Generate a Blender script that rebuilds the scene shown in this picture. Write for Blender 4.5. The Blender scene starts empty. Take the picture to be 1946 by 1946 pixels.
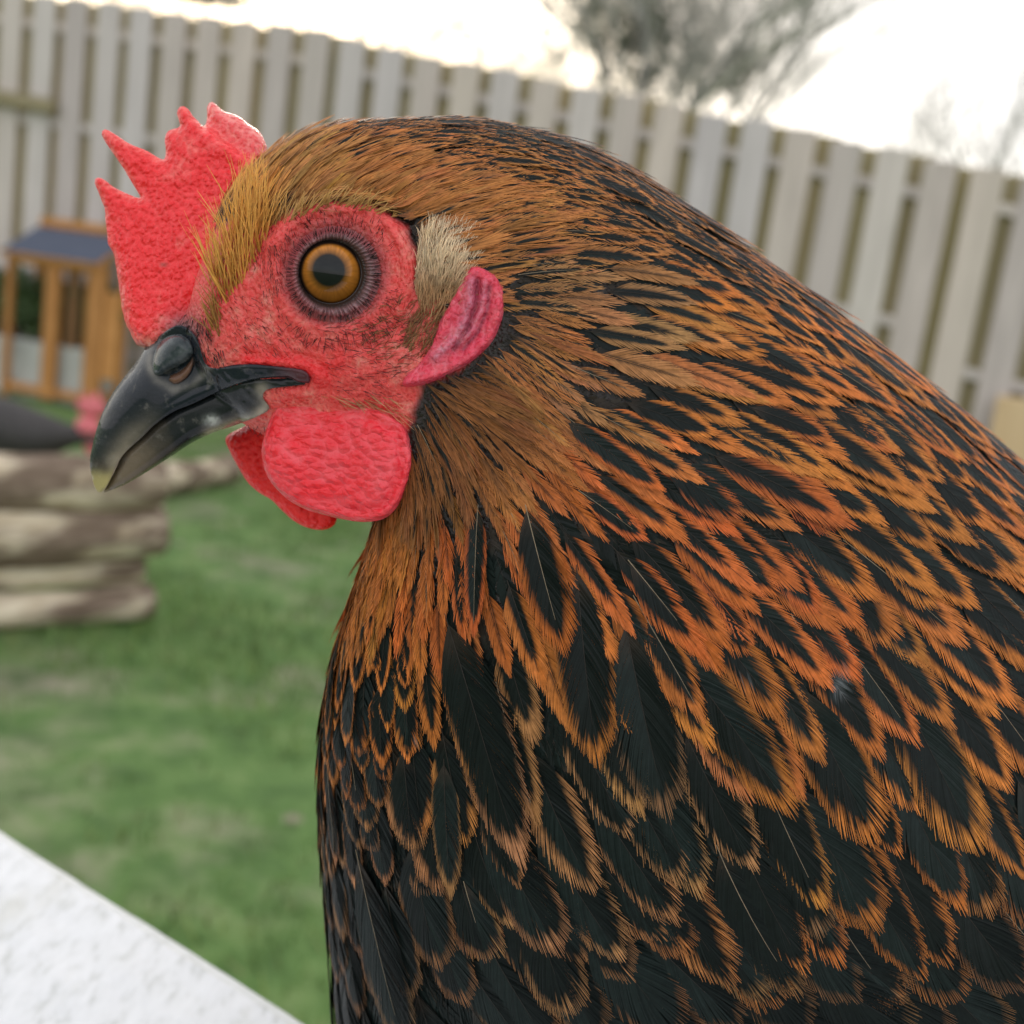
import bpy, math, random
import numpy as np
from mathutils import Matrix, Vector
from mathutils.bvhtree import BVHTree
from mathutils.geometry import delaunay_2d_cdt

rng = np.random.default_rng(7)
random.seed(7)
sc = bpy.context.scene
COL = sc.collection
R = math.radians

# ------------------------------------------------------------------ camera
SRC = 1946.0
HALF = SRC / 2
FOV = R(49.4)
FPX = HALF / math.tan(FOV / 2)
CAM_H = 0.80
PITCH, ROLL = R(10.8), R(8.0)
cam_d = bpy.data.cameras.new("camera")
cam = bpy.data.objects.new("camera", cam_d)
COL.objects.link(cam)
cam_d.sensor_width = 36
cam_d.lens = 18 / math.tan(FOV / 2)
cam_d.clip_start = 0.01
cam_d.clip_end = 500
cam_rot = Matrix.Rotation(math.pi / 2 - PITCH, 3, 'X') @ Matrix.Rotation(ROLL, 3, 'Z')
cam.matrix_world = Matrix.Translation((0, 0, CAM_H)) @ cam_rot.to_4x4()
cam_d.dof.use_dof = True
cam_d.dof.focus_distance = 0.1600
cam_d.dof.aperture_fstop = (cam_d.lens / 1000) / 0.0022
sc.camera = cam
CR = np.array(cam_rot)
CO = np.array([0, 0, CAM_H])

def P(u, v, d):
    """point seen at pixel (u, v) of the photograph, d metres deep"""
    u, v, d = np.broadcast_arrays(np.asarray(u, float), np.asarray(v, float), np.asarray(d, float))
    c = np.stack([(u - HALF) / FPX * d, -(v - HALF) / FPX * d, -d], -1)
    return c @ CR.T + CO

def UVD(p):
    c = (np.asarray(p) - CO) @ CR
    d = -c[..., 2]
    return c[..., 0] / d * FPX + HALF, -c[..., 1] / d * FPX + HALF, d

def on_plane(u, v, z=0.0):
    a = P(u, v, 1.0) - CO
    return CO + a * ((z - CAM_H) / a[..., 2])

def on_wall(u, v, p0, n):
    """where the sight line through (u, v) meets a vertical plane"""
    a = P(u, v, 1.0) - CO
    return CO + a * (np.dot(np.array(p0) - CO, n) / np.dot(a, n))

# ------------------------------------------------------------------ light
SUN_EL, SUN_AZ = R(14), R(-14)          # azimuth from +Y towards +X
world = bpy.data.worlds.new("World")
sc.world = world
world.use_nodes = True
nt = world.node_tree
nt.nodes.clear()
wo = nt.nodes.new('ShaderNodeOutputWorld')
bg = nt.nodes.new('ShaderNodeBackground')
sky = nt.nodes.new('ShaderNodeTexSky')
sky.sky_type = 'NISHITA'
sky.sun_disc = False
sky.sun_elevation = SUN_EL
sky.sun_rotation = SUN_AZ
sky.dust_density = 3.0
sky.ozone_density = 1.0
tc = nt.nodes.new('ShaderNodeTexCoord')
cl = nt.nodes.new('ShaderNodeTexNoise')
cl.inputs['Scale'].default_value = 2.2
cl.inputs['Detail'].default_value = 5
mp = nt.nodes.new('ShaderNodeMapping')
mp.inputs['Scale'].default_value = (1, 1, 3)
cr = nt.nodes.new('ShaderNodeValToRGB')
cr.color_ramp.elements[0].position = 0.3
cr.color_ramp.elements[0].color = (7.9, 7.8, 7.9, 1)
cr.color_ramp.elements[1].position = 0.7
cr.color_ramp.elements[1].color = (10.2, 9.9, 9.7, 1)
mx = nt.nodes.new('ShaderNodeMix')
mx.data_type = 'RGBA'
mx.inputs[0].default_value = 0.66
nt.links.new(tc.outputs['Generated'], mp.inputs[0])
nt.links.new(mp.outputs[0], cl.inputs['Vector'])
nt.links.new(cl.outputs['Fac'], cr.inputs[0])
nt.links.new(sky.outputs[0], mx.inputs[6])
nt.links.new(cr.outputs[0], mx.inputs[7])
nt.links.new(mx.outputs[2], bg.inputs[0])
nt.links.new(bg.outputs[0], wo.inputs[0])
bg.inputs[1].default_value = 0.13

sd = bpy.data.lights.new("sun", 'SUN')
sun = bpy.data.objects.new("sun", sd)
COL.objects.link(sun)
sd.energy = 1.7
sd.angle = R(14)
sd.color = (1.0, 0.9, 0.76)
sdir = Vector((math.sin(SUN_AZ) * math.cos(SUN_EL), math.cos(SUN_AZ) * math.cos(SUN_EL), math.sin(SUN_EL)))
sun.rotation_euler = sdir.to_track_quat('Z', 'Y').to_euler()

vs = sc.view_settings
vs.view_transform = 'Standard'
vs.look = 'None'
vs.gamma = 1
vs.exposure = 0.55
cy = sc.cycles
cy.max_bounces = 6
cy.transparent_max_bounces = 8
cy.caustics_reflective = False
cy.caustics_refractive = False
cy.use_denoising = True
cy.sample_clamp_indirect = 4

# ------------------------------------------------------------------ materials
class M:
    """small node helper"""
    def __init__(s, name):
        s.m = bpy.data.materials.new(name)
        s.m.use_nodes = True
        s.t = s.m.node_tree
        s.b = s.t.nodes['Principled BSDF']
        s.tc = None
    def n(s, kind, **kw):
        x = s.t.nodes.new(kind)
        for k, v in kw.items():
            setattr(x, k, v)
        return x
    def link(s, a, b):
        s.t.links.new(a, b)
    def coord(s, scale=(1, 1, 1), rot=(0, 0, 0)):
        if s.tc is None:
            s.tc = s.n('ShaderNodeTexCoord')
        mp = s.n('ShaderNodeMapping')
        mp.inputs['Scale'].default_value = scale
        mp.inputs['Rotation'].default_value = rot
        s.link(s.tc.outputs['Object'], mp.inputs[0])
        return mp.outputs[0]
    def noise(s, scale, detail=4, rough=.55, vec=None, dist=0):
        x = s.n('ShaderNodeTexNoise')
        x.inputs['Scale'].default_value = scale
        x.inputs['Detail'].default_value = detail
        x.inputs['Roughness'].default_value = rough
        x.inputs['Distortion'].default_value = dist
        s.link(vec if vec is not None else s.coord(), x.inputs['Vector'])
        return x.outputs['Fac']
    def voro(s, scale, feature='F1', vec=None, rnd=1):
        x = s.n('ShaderNodeTexVoronoi', feature=feature)
        x.inputs['Scale'].default_value = scale
        x.inputs['Randomness'].default_value = rnd
        s.link(vec if vec is not None else s.coord(), x.inputs['Vector'])
        return x.outputs['Distance']
    def ramp(s, fac, stops):
        x = s.n('ShaderNodeValToRGB')
        e = x.color_ramp.elements
        while len(e) < len(stops):
            e.new(0.5)
        for i, (p, c) in enumerate(stops):
            e[i].position = p
            e[i].color = (*c, 1) if len(c) == 3 else c
        s.link(fac, x.inputs[0])
        return x.outputs[0]
    def mix(s, fac, a, b, mode='MIX'):
        x = s.n('ShaderNodeMix', data_type='RGBA', blend_type=mode)
        for sock, val in ((x.inputs[0], fac), (x.inputs[6], a), (x.inputs[7], b)):
            if hasattr(val, 'is_linked') or hasattr(val, 'node'):
                s.link(val, sock)
            elif isinstance(val, (int, float)):
                sock.default_value = val
            else:
                sock.default_value = (*val, 1)
        return x.outputs[2]
    def math(s, op, a, b=0.0):
        x = s.n('ShaderNodeMath', operation=op)
        for sock, val in ((x.inputs[0], a), (x.inputs[1], b)):
            if hasattr(val, 'node'):
                s.link(val, sock)
            else:
                sock.default_value = val
        return x.outputs[0]
    def attr(s, name):
        x = s.n('ShaderNodeAttribute')
        x.attribute_name = name
        return x.outputs['Color']
    def bump(s, h, strength=.5, dist=.001, prev=None):
        x = s.n('ShaderNodeBump')
        x.inputs['Strength'].default_value = strength
        x.inputs['Distance'].default_value = dist
        s.link(h, x.inputs['Height'])
        if prev is not None:
            s.link(prev, x.inputs['Normal'])
        s.link(x.outputs[0], s.b.inputs['Normal'])
        return x.outputs[0]
    def color(s, c):
        if hasattr(c, 'node'):
            s.link(c, s.b.inputs['Base Color'])
        else:
            s.b.inputs['Base Color'].default_value = (*c, 1)
    def set(s, **kw):
        for k, v in kw.items():
            s.b.inputs[k.replace('_', ' ')].default_value = v

def wood_mat(name, c1, c2, scale=(2, 2, .25), rough=.8, ns=9, green=None, bump=.002):
    w = M(name)
    oi = w.n('ShaderNodeObjectInfo')
    vec = w.coord(scale)
    add = w.n('ShaderNodeVectorMath', operation='ADD')
    mul = w.n('ShaderNodeVectorMath', operation='SCALE')
    cmb = w.n('ShaderNodeCombineXYZ')
    for i in range(3):
        w.link(oi.outputs['Random'], cmb.inputs[i])
    w.link(cmb.outputs[0], mul.inputs[0]); mul.inputs['Scale'].default_value = 37
    w.link(vec, add.inputs[0]); w.link(mul.outputs[0], add.inputs[1])
    n = w.noise(ns, 6, .6, add.outputs[0], .6)
    c = w.ramp(n, [(.3, c1), (.7, c2)])
    n2 = w.noise(1.7, 3, .5, add.outputs[0])
    c = w.mix(w.ramp(n2, [(.45, (0, 0, 0)), (.7, (.5, .5, .5))]), c, green if green else c1)
    tone = w.ramp(oi.outputs['Random'], [(0, (.86, .82, .82)), (.35, (1.06, .98, .90)), (.65, (.95, .94, .98)), (1, (1.10, 1.06, 1.02))])
    c = w.mix(1.0, c, tone, 'MULTIPLY')
    w.color(c)
    w.set(Roughness=rough)
    w.bump(n, .4, bump)
    return w.m

MAT = {}
MAT['fence'] = wood_mat('fence_board_wood', (.50, .46, .445), (.67, .62, .60), green=(.55, .525, .495))
MAT['fence_back'] = wood_mat('fence_back_wood', (.28, .24, .13), (.40, .35, .21), green=(.27, .26, .13))
MAT['orange_wood'] = wood_mat('stained_orange_wood', (.42, .19, .05), (.62, .31, .10), scale=(3, 3, 1))
MAT['shaded_wood'] = wood_mat('shaded_wood', (.16, .085, .035), (.26, .15, .07))  # hutch timber in shade, the darkness is in the colour
MAT['felt'] = wood_mat('blue_grey_roof_felt', (.060, .078, .120), (.095, .115, .165), scale=(8, 8, 8), rough=.9)
MAT['tan_wood'] = wood_mat('pale_tan_wood', (.55, .42, .25), (.68, .55, .36))

LOG_ANG = math.atan2(.2182, .2509)
def log_mat():
    w = M('peeled_bark_log')
    v0 = w.coord((1, 1, 1), (0, 0, -LOG_ANG))
    mp2 = w.n('ShaderNodeMapping'); mp2.inputs['Scale'].default_value = (1.2, 4.5, 4.5)
    w.link(v0, mp2.inputs[0]); v = mp2.outputs[0]
    n = w.noise(3.4, 4, .55, v, .4)
    n2 = w.noise(10, 5, .6, v, .3)
    bark = w.ramp(n2, [(.3, (.10, .065, .04)), (.7, (.27, .20, .15))])
    bare = w.ramp(n2, [(.3, (.42, .32, .20)), (.65, (.80, .70, .54))])
    w.color(w.mix(w.ramp(n, [(.48, (0, 0, 0)), (.60, (1, 1, 1))]), bark, bare))
    w.set(Roughness=.85)
    w.bump(n2, .7, .01)
    return w.m
MAT['log'] = log_mat()
_e = M('sawn_log_end'); _e.color(_e.ramp(_e.noise(30, 4), [(.3, (.45, .34, .2)), (.7, (.62, .5, .34))])); _e.set(Roughness=.9)
MAT['log_end'] = _e.m

def white_mat():
    w = M('weathered_white_paint')
    v = w.coord((1, .35, 1), (0, 0, 0))
    n = w.noise(330, 5, .6, v)
    n2 = w.noise(60, 4, .6, v)
    c = w.ramp(n, [(.34, (.48, .51, .52)), (.47, (.61, .64, .67)), (.7, (.67, .70, .735))])
    c = w.mix(w.ramp(n2, [(.55, (0, 0, 0)), (.75, (.6, .6, .6))]), c, (.44, .455, .41))
    w.color(c)
    w.set(Roughness=.6)
    w.bump(n, .35, .0005)
    return w.m
MAT['white'] = white_mat()

def ground_mat():
    w = M('patchy_grass_and_mud')
    n = w.noise(1.9, 6, .62)
    n2 = w.noise(9.0, 5, .65)
    n3 = w.noise(45, 3, .6)
    g = w.ramp(n2, [(.3, (.055, .115, .028)), (.5, (.105, .195, .050)), (.72, (.19, .275, .095))])
    mud = w.ramp(n2, [(.3, (.17, .145, .11)), (.7, (.33, .28, .225))])
    f = w.math('ADD', w.math('MULTIPLY', n, .75), w.math('MULTIPLY', n2, .25))
    c = w.mix(w.ramp(f, [(.50, (0, 0, 0)), (.66, (.8, .8, .8))]), g, mud)
    st = w.voro(6, vec=w.coord())
    c = w.mix(w.ramp(st, [(.05, (.8, .8, .8)), (.12, (0, 0, 0))]), c, (.34, .27, .22))
    w.color(c)
    w.set(Roughness=.95)
    w.bump(n3, .6, .02)
    return w.m
MAT['ground'] = ground_mat()

def simple(name, c1, c2, scale, rough=.8, bump=0, bd=.001, **kw):
    w = M(name)
    n = w.noise(scale, 5)
    w.color(w.ramp(n, [(.3, c1), (.7, c2)]))
    w.set(Roughness=rough, **kw)
    if bump:
        w.bump(n, bump, bd)
    return w.m
MAT['path'] = simple('pale_paving', (.36, .37, .35), (.52, .53, .50), 6)
MAT['bark'] = simple('tree_bark', (.17, .165, .155), (.30, .29, .27), 12)
MAT['twig'] = simple('twigs', (.33, .32, .30), (.44, .43, .40), 5)  # twigs paled, distance haze put into their colour
MAT['ivy'] = simple('ivy_leaves', (.10, .115, .07), (.18, .195, .13), 3, .6)  # ivy tinted lighter to paint in haze and sky glow
MAT['bush'] = simple('bush_leaves', (.035, .07, .02), (.09, .15, .05), 4, .6)
MAT['budleaf'] = simple('pale_buds', (.25, .24, .17), (.40, .38, .28), 4, .7)

def blade_mat():
    w = M('grass_blades')
    oi = w.attr('pigment')
    w.color(oi)
    w.set(Roughness=.6)
    return w.m
MAT['blade'] = blade_mat()

def feather_mat():
    w = M('feather_barbs')
    a = w.attr('pigment')
    n = w.noise(900, 3, .6)
    c = w.mix(1.0, a, w.ramp(n, [(.3, (.78, .78, .78)), (.7, (1.18, 1.18, 1.18))]), 'MULTIPLY')
    w.color(c)
    w.set(Roughness=.42)
    w.b.inputs['Specular IOR Level'].default_value = .17
    return w.m
MAT['feather'] = feather_mat()

def flesh_mat(name, cell, bump, bd, hi, sss=.35, rough=.42, lines=False):
    """red skin: pigment attribute, small pebbles or wrinkles"""
    w = M(name)
    a = w.attr('pigment')
    warp = w.noise(260, 3, .6)
    vv = w.coord((.55, 1, 1) if lines else (1, 1, 1))
    add = w.n('ShaderNodeVectorMath', operation='ADD')
    sc_ = w.n('ShaderNodeVectorMath', operation='SCALE'); sc_.inputs['Scale'].default_value = .0010
    cmb = w.n('ShaderNodeCombineXYZ')
    for i in range(3):
        w.link(w.noise(300 + 130 * i, 3, .6), cmb.inputs[i])
    w.link(cmb.outputs[0], sc_.inputs[0]); w.link(vv, add.inputs[0]); w.link(sc_.outputs[0], add.inputs[1])
    v = w.voro(cell, 'SMOOTH_F1' if not lines else 'F1', add.outputs[0])
    v2 = w.voro(cell * 2.3, 'F1', add.outputs[0])
    n = w.noise(cell * .35, 4, .6)
    h = w.math('ADD', w.math('MULTIPLY', v, -1.0), w.math('ADD', w.math('MULTIPLY', v2, -.15), w.math('MULTIPLY', n, .8)))
    tip = w.ramp(w.math('ADD', w.math('MULTIPLY', v, .75), w.math('MULTIPLY', v2, .25)), [(.34, (0, 0, 0)), (.74, hi)])
    sepc = w.n('ShaderNodeSeparateColor'); w.link(a, sepc.inputs[0])
    gate = w.n('ShaderNodeMath', operation='MULTIPLY', use_clamp=True); w.link(sepc.outputs[0], gate.inputs[0]); gate.inputs[1].default_value = 1.3
    tip = w.math('MULTIPLY', tip, gate.outputs[0])
    c = w.mix(w.math('MULTIPLY', tip, w.ramp(n, [(.35, (.45, .45, .45)), (.65, (1, 1, 1))])), a, w.mix(1.0, a, (1.15, 4.0, 3.4), 'MULTIPLY'))
    w.color(c)
    w.set(Roughness=rough)
    w.b.inputs['Subsurface Weight'].default_value = sss
    w.b.inputs['Specular IOR Level'].default_value = .38
    w.b.inputs['Subsurface Radius'].default_value = (1, .22, .15)
    w.b.inputs['Subsurface Scale'].default_value = .0008
    w.bump(h, bump, bd)
    return w.m
MAT['comb'] = flesh_mat('comb_flesh', 1250, 1.0, .00055, (1, 1, 1), .2, .34)
MAT['wattle'] = flesh_mat('wattle_flesh', 900, 1.0, .0006, (.42, .42, .42), .2, .32, True)
MAT['skin'] = flesh_mat('face_skin', 1700, 1.0, .00042, (.45, .45, .45), .18, .38)

def beak_mat():
    w = M('beak_horn')
    a = w.attr('pigment')
    n = w.noise(420, 5, .65, w.coord((1, .5, 1)))
    c = w.mix(w.ramp(n, [(.58, (0, 0, 0)), (.74, (.45, .45, .45))]), a, (.22, .20, .18))
    w.color(c)
    w.link(w.ramp(n, [(.3, (.16, .16, .16)), (.75, (.42, .42, .42))]), w.b.inputs['Roughness'])
    w.set(Coat_Weight=.5, Coat_Roughness=.06)
    w.b.inputs['Coat IOR'].default_value = 1.4
    w.b.inputs['Specular IOR Level'].default_value = .08
    gl = w.noise(260, 4, .6, w.coord((.35, 1, 1.6), (0, R(38), 0)))
    w.bump(w.math('ADD', w.noise(900, 4, .6), w.math('MULTIPLY', gl, 2.0)), .35, .00025)
    return w.m
MAT['beak'] = beak_mat()

def lid_mat():
    w = M('eyelid_skin')
    w.color(w.attr('pigment'))
    w.set(Roughness=.42)
    w.b.inputs['Subsurface Weight'].default_value = .15
    w.b.inputs['Subsurface Radius'].default_value = (1, .3, .2)
    w.b.inputs['Subsurface Scale'].default_value = .0008
    w.bump(w.noise(2600, 3, .6), .4, .0001)
    return w.m
MAT['lid'] = lid_mat()

def eye_mat():
    w = M('amber_eye')
    w.color(w.attr('pigment'))
    w.set(Roughness=.5, Coat_Weight=1.0, Coat_Roughness=.01)
    w.b.inputs['Specular IOR Level'].default_value = .05
    w.b.inputs['Coat IOR'].default_value = 1.36
    return w.m
MAT['eye'] = eye_mat()

def far_hen_mat(name, c1, c2, s=60):
    return simple(name, c1, c2, s, .6)

# ------------------------------------------------------------------ mesh helpers
def tag(o, label=None, cat=None, group=None, kind=None):
    for k, v in (('label', label), ('category', cat), ('group', group), ('kind', kind)):
        if v:
            o[k] = v
    return o

def empty(name, loc, label, cat, group=None):
    o = bpy.data.objects.new(name, None)
    o.empty_display_size = .05
    o.location = [float(x) for x in loc]
    COL.objects.link(o)
    return tag(o, label, cat, group)

def mesh_obj(name, V, F, mat, parent=None, col=None, smooth=False, origin=None):
    """V (n,3) world coordinates; F list or (m,4)/(m,3) array; col (n,3) pigment"""
    V = np.asarray(V, float)
    org = np.array(parent_world(parent) if parent else (origin if origin is not None else (0, 0, 0)), float)
    o3 = np.array(origin, float) if origin is not None else org
    me = bpy.data.meshes.new(name)
    if isinstance(F, np.ndarray):
        k = F.shape[1]
        me.vertices.add(len(V))
        me.vertices.foreach_set('co', (V - o3).astype(np.float32).ravel())
        me.loops.add(F.size)
        me.loops.foreach_set('vertex_index', F.astype(np.int32).ravel())
        me.polygons.add(len(F))
        me.polygons.foreach_set('loop_start', np.arange(0, F.size, k, dtype=np.int32))
        me.polygons.foreach_set('loop_total', np.full(len(F), k, np.int32))
        me.update(calc_edges=True)
    else:
        me.from_pydata([tuple(p) for p in (V - o3)], [], F)
    if smooth:
        me.polygons.foreach_set('use_smooth', np.ones(len(me.polygons), bool))
    if col is not None:
        at = me.color_attributes.new('pigment', 'FLOAT_COLOR', 'POINT')
        c4 = np.ones((len(V), 4), np.float32)
        c4[:, :3] = np.clip(col, 0, 4)
        at.data.foreach_set('color', c4.ravel())
    me.validate()
    if isinstance(mat, (list, tuple)):
        for m in mat:
            me.materials.append(m)
    else:
        me.materials.append(mat)
    o = bpy.data.objects.new(name, me)
    COL.objects.link(o)
    if parent:
        o.parent = parent
        o.location = o3 - org
    else:
        o.location = o3
    return o

def parent_world(p):
    l = Vector((0, 0, 0))
    while p is not None:
        l = l + p.location
        p = p.parent
    return l

def box(c, ax, ay, az, hx, hy, hz, bev=0.0):
    """eight corner box (or chamfered) given axes"""
    c = np.array(c, float); A = [np.array(a, float) / np.linalg.norm(a) for a in (ax, ay, az)]
    if bev <= 0:
        V = [c + sx * hx * A[0] + sy * hy * A[1] + sz * hz * A[2] for sz in (-1, 1) for sy in (-1, 1) for sx in (-1, 1)]
        return np.array(V), [[0, 2, 3, 1], [4, 5, 7, 6], [0, 1, 5, 4], [2, 6, 7, 3], [0, 4, 6, 2], [1, 3, 7, 5]]
    # chamfer along z edges and ends: extruded octagon with inset end caps
    b = bev
    prof = [(-hx + b, -hy), (hx - b, -hy), (hx, -hy + b), (hx, hy - b), (hx - b, hy), (-hx + b, hy), (-hx, hy - b), (-hx, -hy + b)]
    V = []; F = []
    for z, s in ((-hz, 1), (-hz + b, 0), (hz - b, 0), (hz, 1)):
        for x, y in prof:
            kx = (hx - b) / hx if s else 1; ky = (hy - b) / hy if s else 1
            V.append(c + x * kx * A[0] + y * ky * A[1] + z * A[2])
    for r in range(3):
        for i in range(8):
            j = (i + 1) % 8
            F.append([r * 8 + i, r * 8 + j, (r + 1) * 8 + j, (r + 1) * 8 + i])
    F.append(list(range(7, -1, -1))); F.append([24 + i for i in range(8)])
    return np.array(V), F

def join(parts):
    V = []; F = []; n = 0
    for v, f in parts:
        V.append(np.asarray(v)); F += [[i + n for i in q] for q in f]; n += len(v)
    return np.concatenate(V), F

def tube(pts, rad, seg=8, cap=True):
    pts = np.asarray(pts, float); n = len(pts)
    rad = np.broadcast_to(rad, n)
    V = []; F = []
    up = np.array([.13, .21, 1.0])
    for i in range(n):
        t = pts[min(i + 1, n - 1)] - pts[max(i - 1, 0)]
        t /= np.linalg.norm(t) + 1e-12
        a = np.cross(t, up)
        if np.linalg.norm(a) < .2:
            a = np.cross(t, [1, 0, 0])
        a /= np.linalg.norm(a); b = np.cross(t, a)
        for k in range(seg):
            w = 2 * math.pi * k / seg
            V.append(pts[i] + rad[i] * (math.cos(w) * a + math.sin(w) * b))
    for i in range(n - 1):
        for k in range(seg):
            j = (k + 1) % seg
            F.append([i * seg + k, i * seg + j, (i + 1) * seg + j, (i + 1) * seg + k])
    if cap:
        F.append(list(range(seg - 1, -1, -1))); F.append([(n - 1) * seg + k for k in range(seg)])
    return np.array(V), F

def crom(pts, n):
    """Catmull-Rom resample of rows of pts at n even parameters"""
    pts = np.asarray(pts, float); m = len(pts)
    t = np.asarray(n, float) if np.ndim(n) else np.linspace(0, m - 1, n)
    i = np.clip(t.astype(int), 0, m - 2); f = (t - i)[:, None]
    p0 = pts[np.clip(i - 1, 0, m - 1)]; p1 = pts[i]; p2 = pts[i + 1]; p3 = pts[np.clip(i + 2, 0, m - 1)]
    return .5 * ((2 * p1) + (-p0 + p2) * f + (2 * p0 - 5 * p1 + 4 * p2 - p3) * f ** 2 + (-p0 + 3 * p1 - 3 * p2 + p3) * f ** 3)

def dist_poly(u, v, pts):
    """distance to an open polyline, and the signed side"""
    q = np.stack([np.ravel(u), np.ravel(v)], -1)
    best = np.full(len(q), 1e9); side = np.zeros(len(q)); par = np.zeros(len(q))
    pts = np.asarray(pts, float)
    for k in range(len(pts) - 1):
        a, b = pts[k], pts[k + 1]; ab = b - a
        t = np.clip(((q - a) @ ab) / (ab @ ab + 1e-9), 0, 1)
        d = q - (a + t[:, None] * ab)
        dd = np.hypot(d[:, 0], d[:, 1])
        m = dd < best
        best[m] = dd[m]; side[m] = np.sign(ab[0] * d[m, 1] - ab[1] * d[m, 0]); par[m] = (k + t[m]) / (len(pts) - 1)
    return best.reshape(np.shape(u)), side.reshape(np.shape(u)), par.reshape(np.shape(u))

def inside(u, v, poly):
    u = np.asarray(u, float); v = np.asarray(v, float)
    r = np.zeros(u.shape, bool); n = len(poly)
    for i in range(n):
        x1, y1 = poly[i]; x2, y2 = poly[(i + 1) % n]
        c = ((y1 > v) != (y2 > v)) & (u < (x2 - x1) * (v - y1) / ((y2 - y1) + 1e-12) + x1)
        r ^= c
    return r

def vnoise(x, y, seed=0):
    """smooth value noise, roughly -1..1"""
    x = np.asarray(x, float); y = np.asarray(y, float)
    xi = np.floor(x).astype(np.int64); yi = np.floor(y).astype(np.int64)
    fx = x - xi; fy = y - yi; fx = fx * fx * (3 - 2 * fx); fy = fy * fy * (3 - 2 * fy)
    def h(a, b):
        n = (a * 374761393 + b * 668265263 + seed * 974711) & 0x7fffffff
        n = ((n ^ (n >> 13)) * 1274126177) & 0x7fffffff
        return (n ^ (n >> 16)) % 65536 / 32768.0 - 1
    return (h(xi, yi) * (1 - fx) + h(xi + 1, yi) * fx) * (1 - fy) + (h(xi, yi + 1) * (1 - fx) + h(xi + 1, yi + 1) * fx) * fy

def fbm(x, y, seed=0, o=4):
    s = 0; a = 1; t = 0
    for k in range(o):
        s = s + a * vnoise(x * 2 ** k, y * 2 ** k, seed + k); t += a; a *= .55
    return s / t

def smooth(a, b, x):
    t = np.clip((x - a) / (b - a), 0, 1)
    return t * t * (3 - 2 * t)

def blade(poly, step, front, back, name, mat, parent, colf, jag=0, resample=6):
    """a closed solid from an outline: front(u,v,dist) and back(u,v,dist) give depths in metres"""
    poly = np.asarray(poly, float)
    n = len(poly)
    # closed Catmull-Rom resample
    ext = np.concatenate([poly[-1:], poly, poly[:2]])
    out = []
    for i in range(1, n + 1):
        L = np.hypot(*(ext[i + 1] - ext[i])); k = max(1, int(L / resample))
        for j in range(k):
            f = j / k; p0, p1, p2, p3 = ext[i - 1], ext[i], ext[i + 1], ext[i + 2] if i + 2 < len(ext) else ext[i + 1]
            out.append(.5 * ((2 * p1) + (-p0 + p2) * f + (2 * p0 - 5 * p1 + 4 * p2 - p3) * f * f + (-p0 + 3 * p1 - 3 * p2 + p3) * f ** 3))
    out = np.array(out)
    if jag:
        c = out.mean(0); dv = out - c; dv /= np.hypot(dv[:, 0], dv[:, 1])[:, None]
        out = out + dv * (jag * vnoise(np.arange(len(out)) * .55, 0 * np.arange(len(out)), 5))[:, None]
    nb = len(out)
    lo = out.min(0); hi = out.max(0)
    gx, gy = np.meshgrid(np.arange(lo[0], hi[0], step), np.arange(lo[1], hi[1], step))
    gx = (gx + (np.arange(gx.shape[0]) % 2)[:, None] * step / 2).ravel(); gy = gy.ravel()
    m = inside(gx, gy, out)
    gx, gy = gx[m], gy[m]
    d, _, _ = dist_poly(gx, gy, np.concatenate([out, out[:1]]))
    m = d > step * .55
    gx, gy, d = gx[m], gy[m], d[m]
    pts = [Vector((float(a), float(b))) for a, b in out] + [Vector((float(a), float(b))) for a, b in zip(gx, gy)]
    edges = [(i, (i + 1) % nb) for i in range(nb)]
    vo, eo, fo, *_ = delaunay_2d_cdt(pts, edges, [list(range(nb))], 1, 1e-4)
    U = np.array([p.x for p in vo]); Vv = np.array([p.y for p in vo])
    D, _, _ = dist_poly(U, Vv, np.concatenate([out, out[:1]]))
    fr = front(U, Vv, D); bk = back(U, Vv, D)
    bk = np.maximum(bk, fr + 2e-5)
    A = P(U, Vv, fr); B = P(U, Vv, bk)
    N = len(U)
    tri = [list(f) for f in fo]
    # orientation towards the camera for front faces
    F = []
    cnt = {}
    for f in tri:
        for i in range(len(f)):
            e = (f[i], f[(i + 1) % len(f)])
            cnt[e] = 1
        F.append(f)
    FB = [[i + N for i in reversed(f)] for f in tri]
    S = []
    for (a, b) in list(cnt):
        if (b, a) not in cnt:
            S.append([b, a, a + N, b + N])
    c = colf(U, Vv, D)
    return mesh_obj(name, np.concatenate([A, B]), F + FB + S, mat, parent, np.concatenate([c, c]), smooth=True)

# ================================================================== setting
g = 60
V, F = [], []
xs = np.linspace(-60, 60, 90); ys = np.linspace(-40, 90, 90)
for y in ys:
    for x in xs:
        r = math.hypot(x, y)
        V.append((x, y, .02 * fbm(x * .9, y * .9, 3) * min(1, r / 6) - .004))
for j in range(len(ys) - 1):
    for i in range(len(xs) - 1):
        a = j * len(xs) + i
        F.append([a, a + 1, a + 1 + len(xs), a + len(xs)])
V = np.array(V); V[:, 2] = np.minimum(V[:, 2], 0)
mesh_obj('ground', V, F, MAT['ground'], smooth=True)['kind'] = 'structure'

def zmat(v):
    return v / np.linalg.norm(v)

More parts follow.
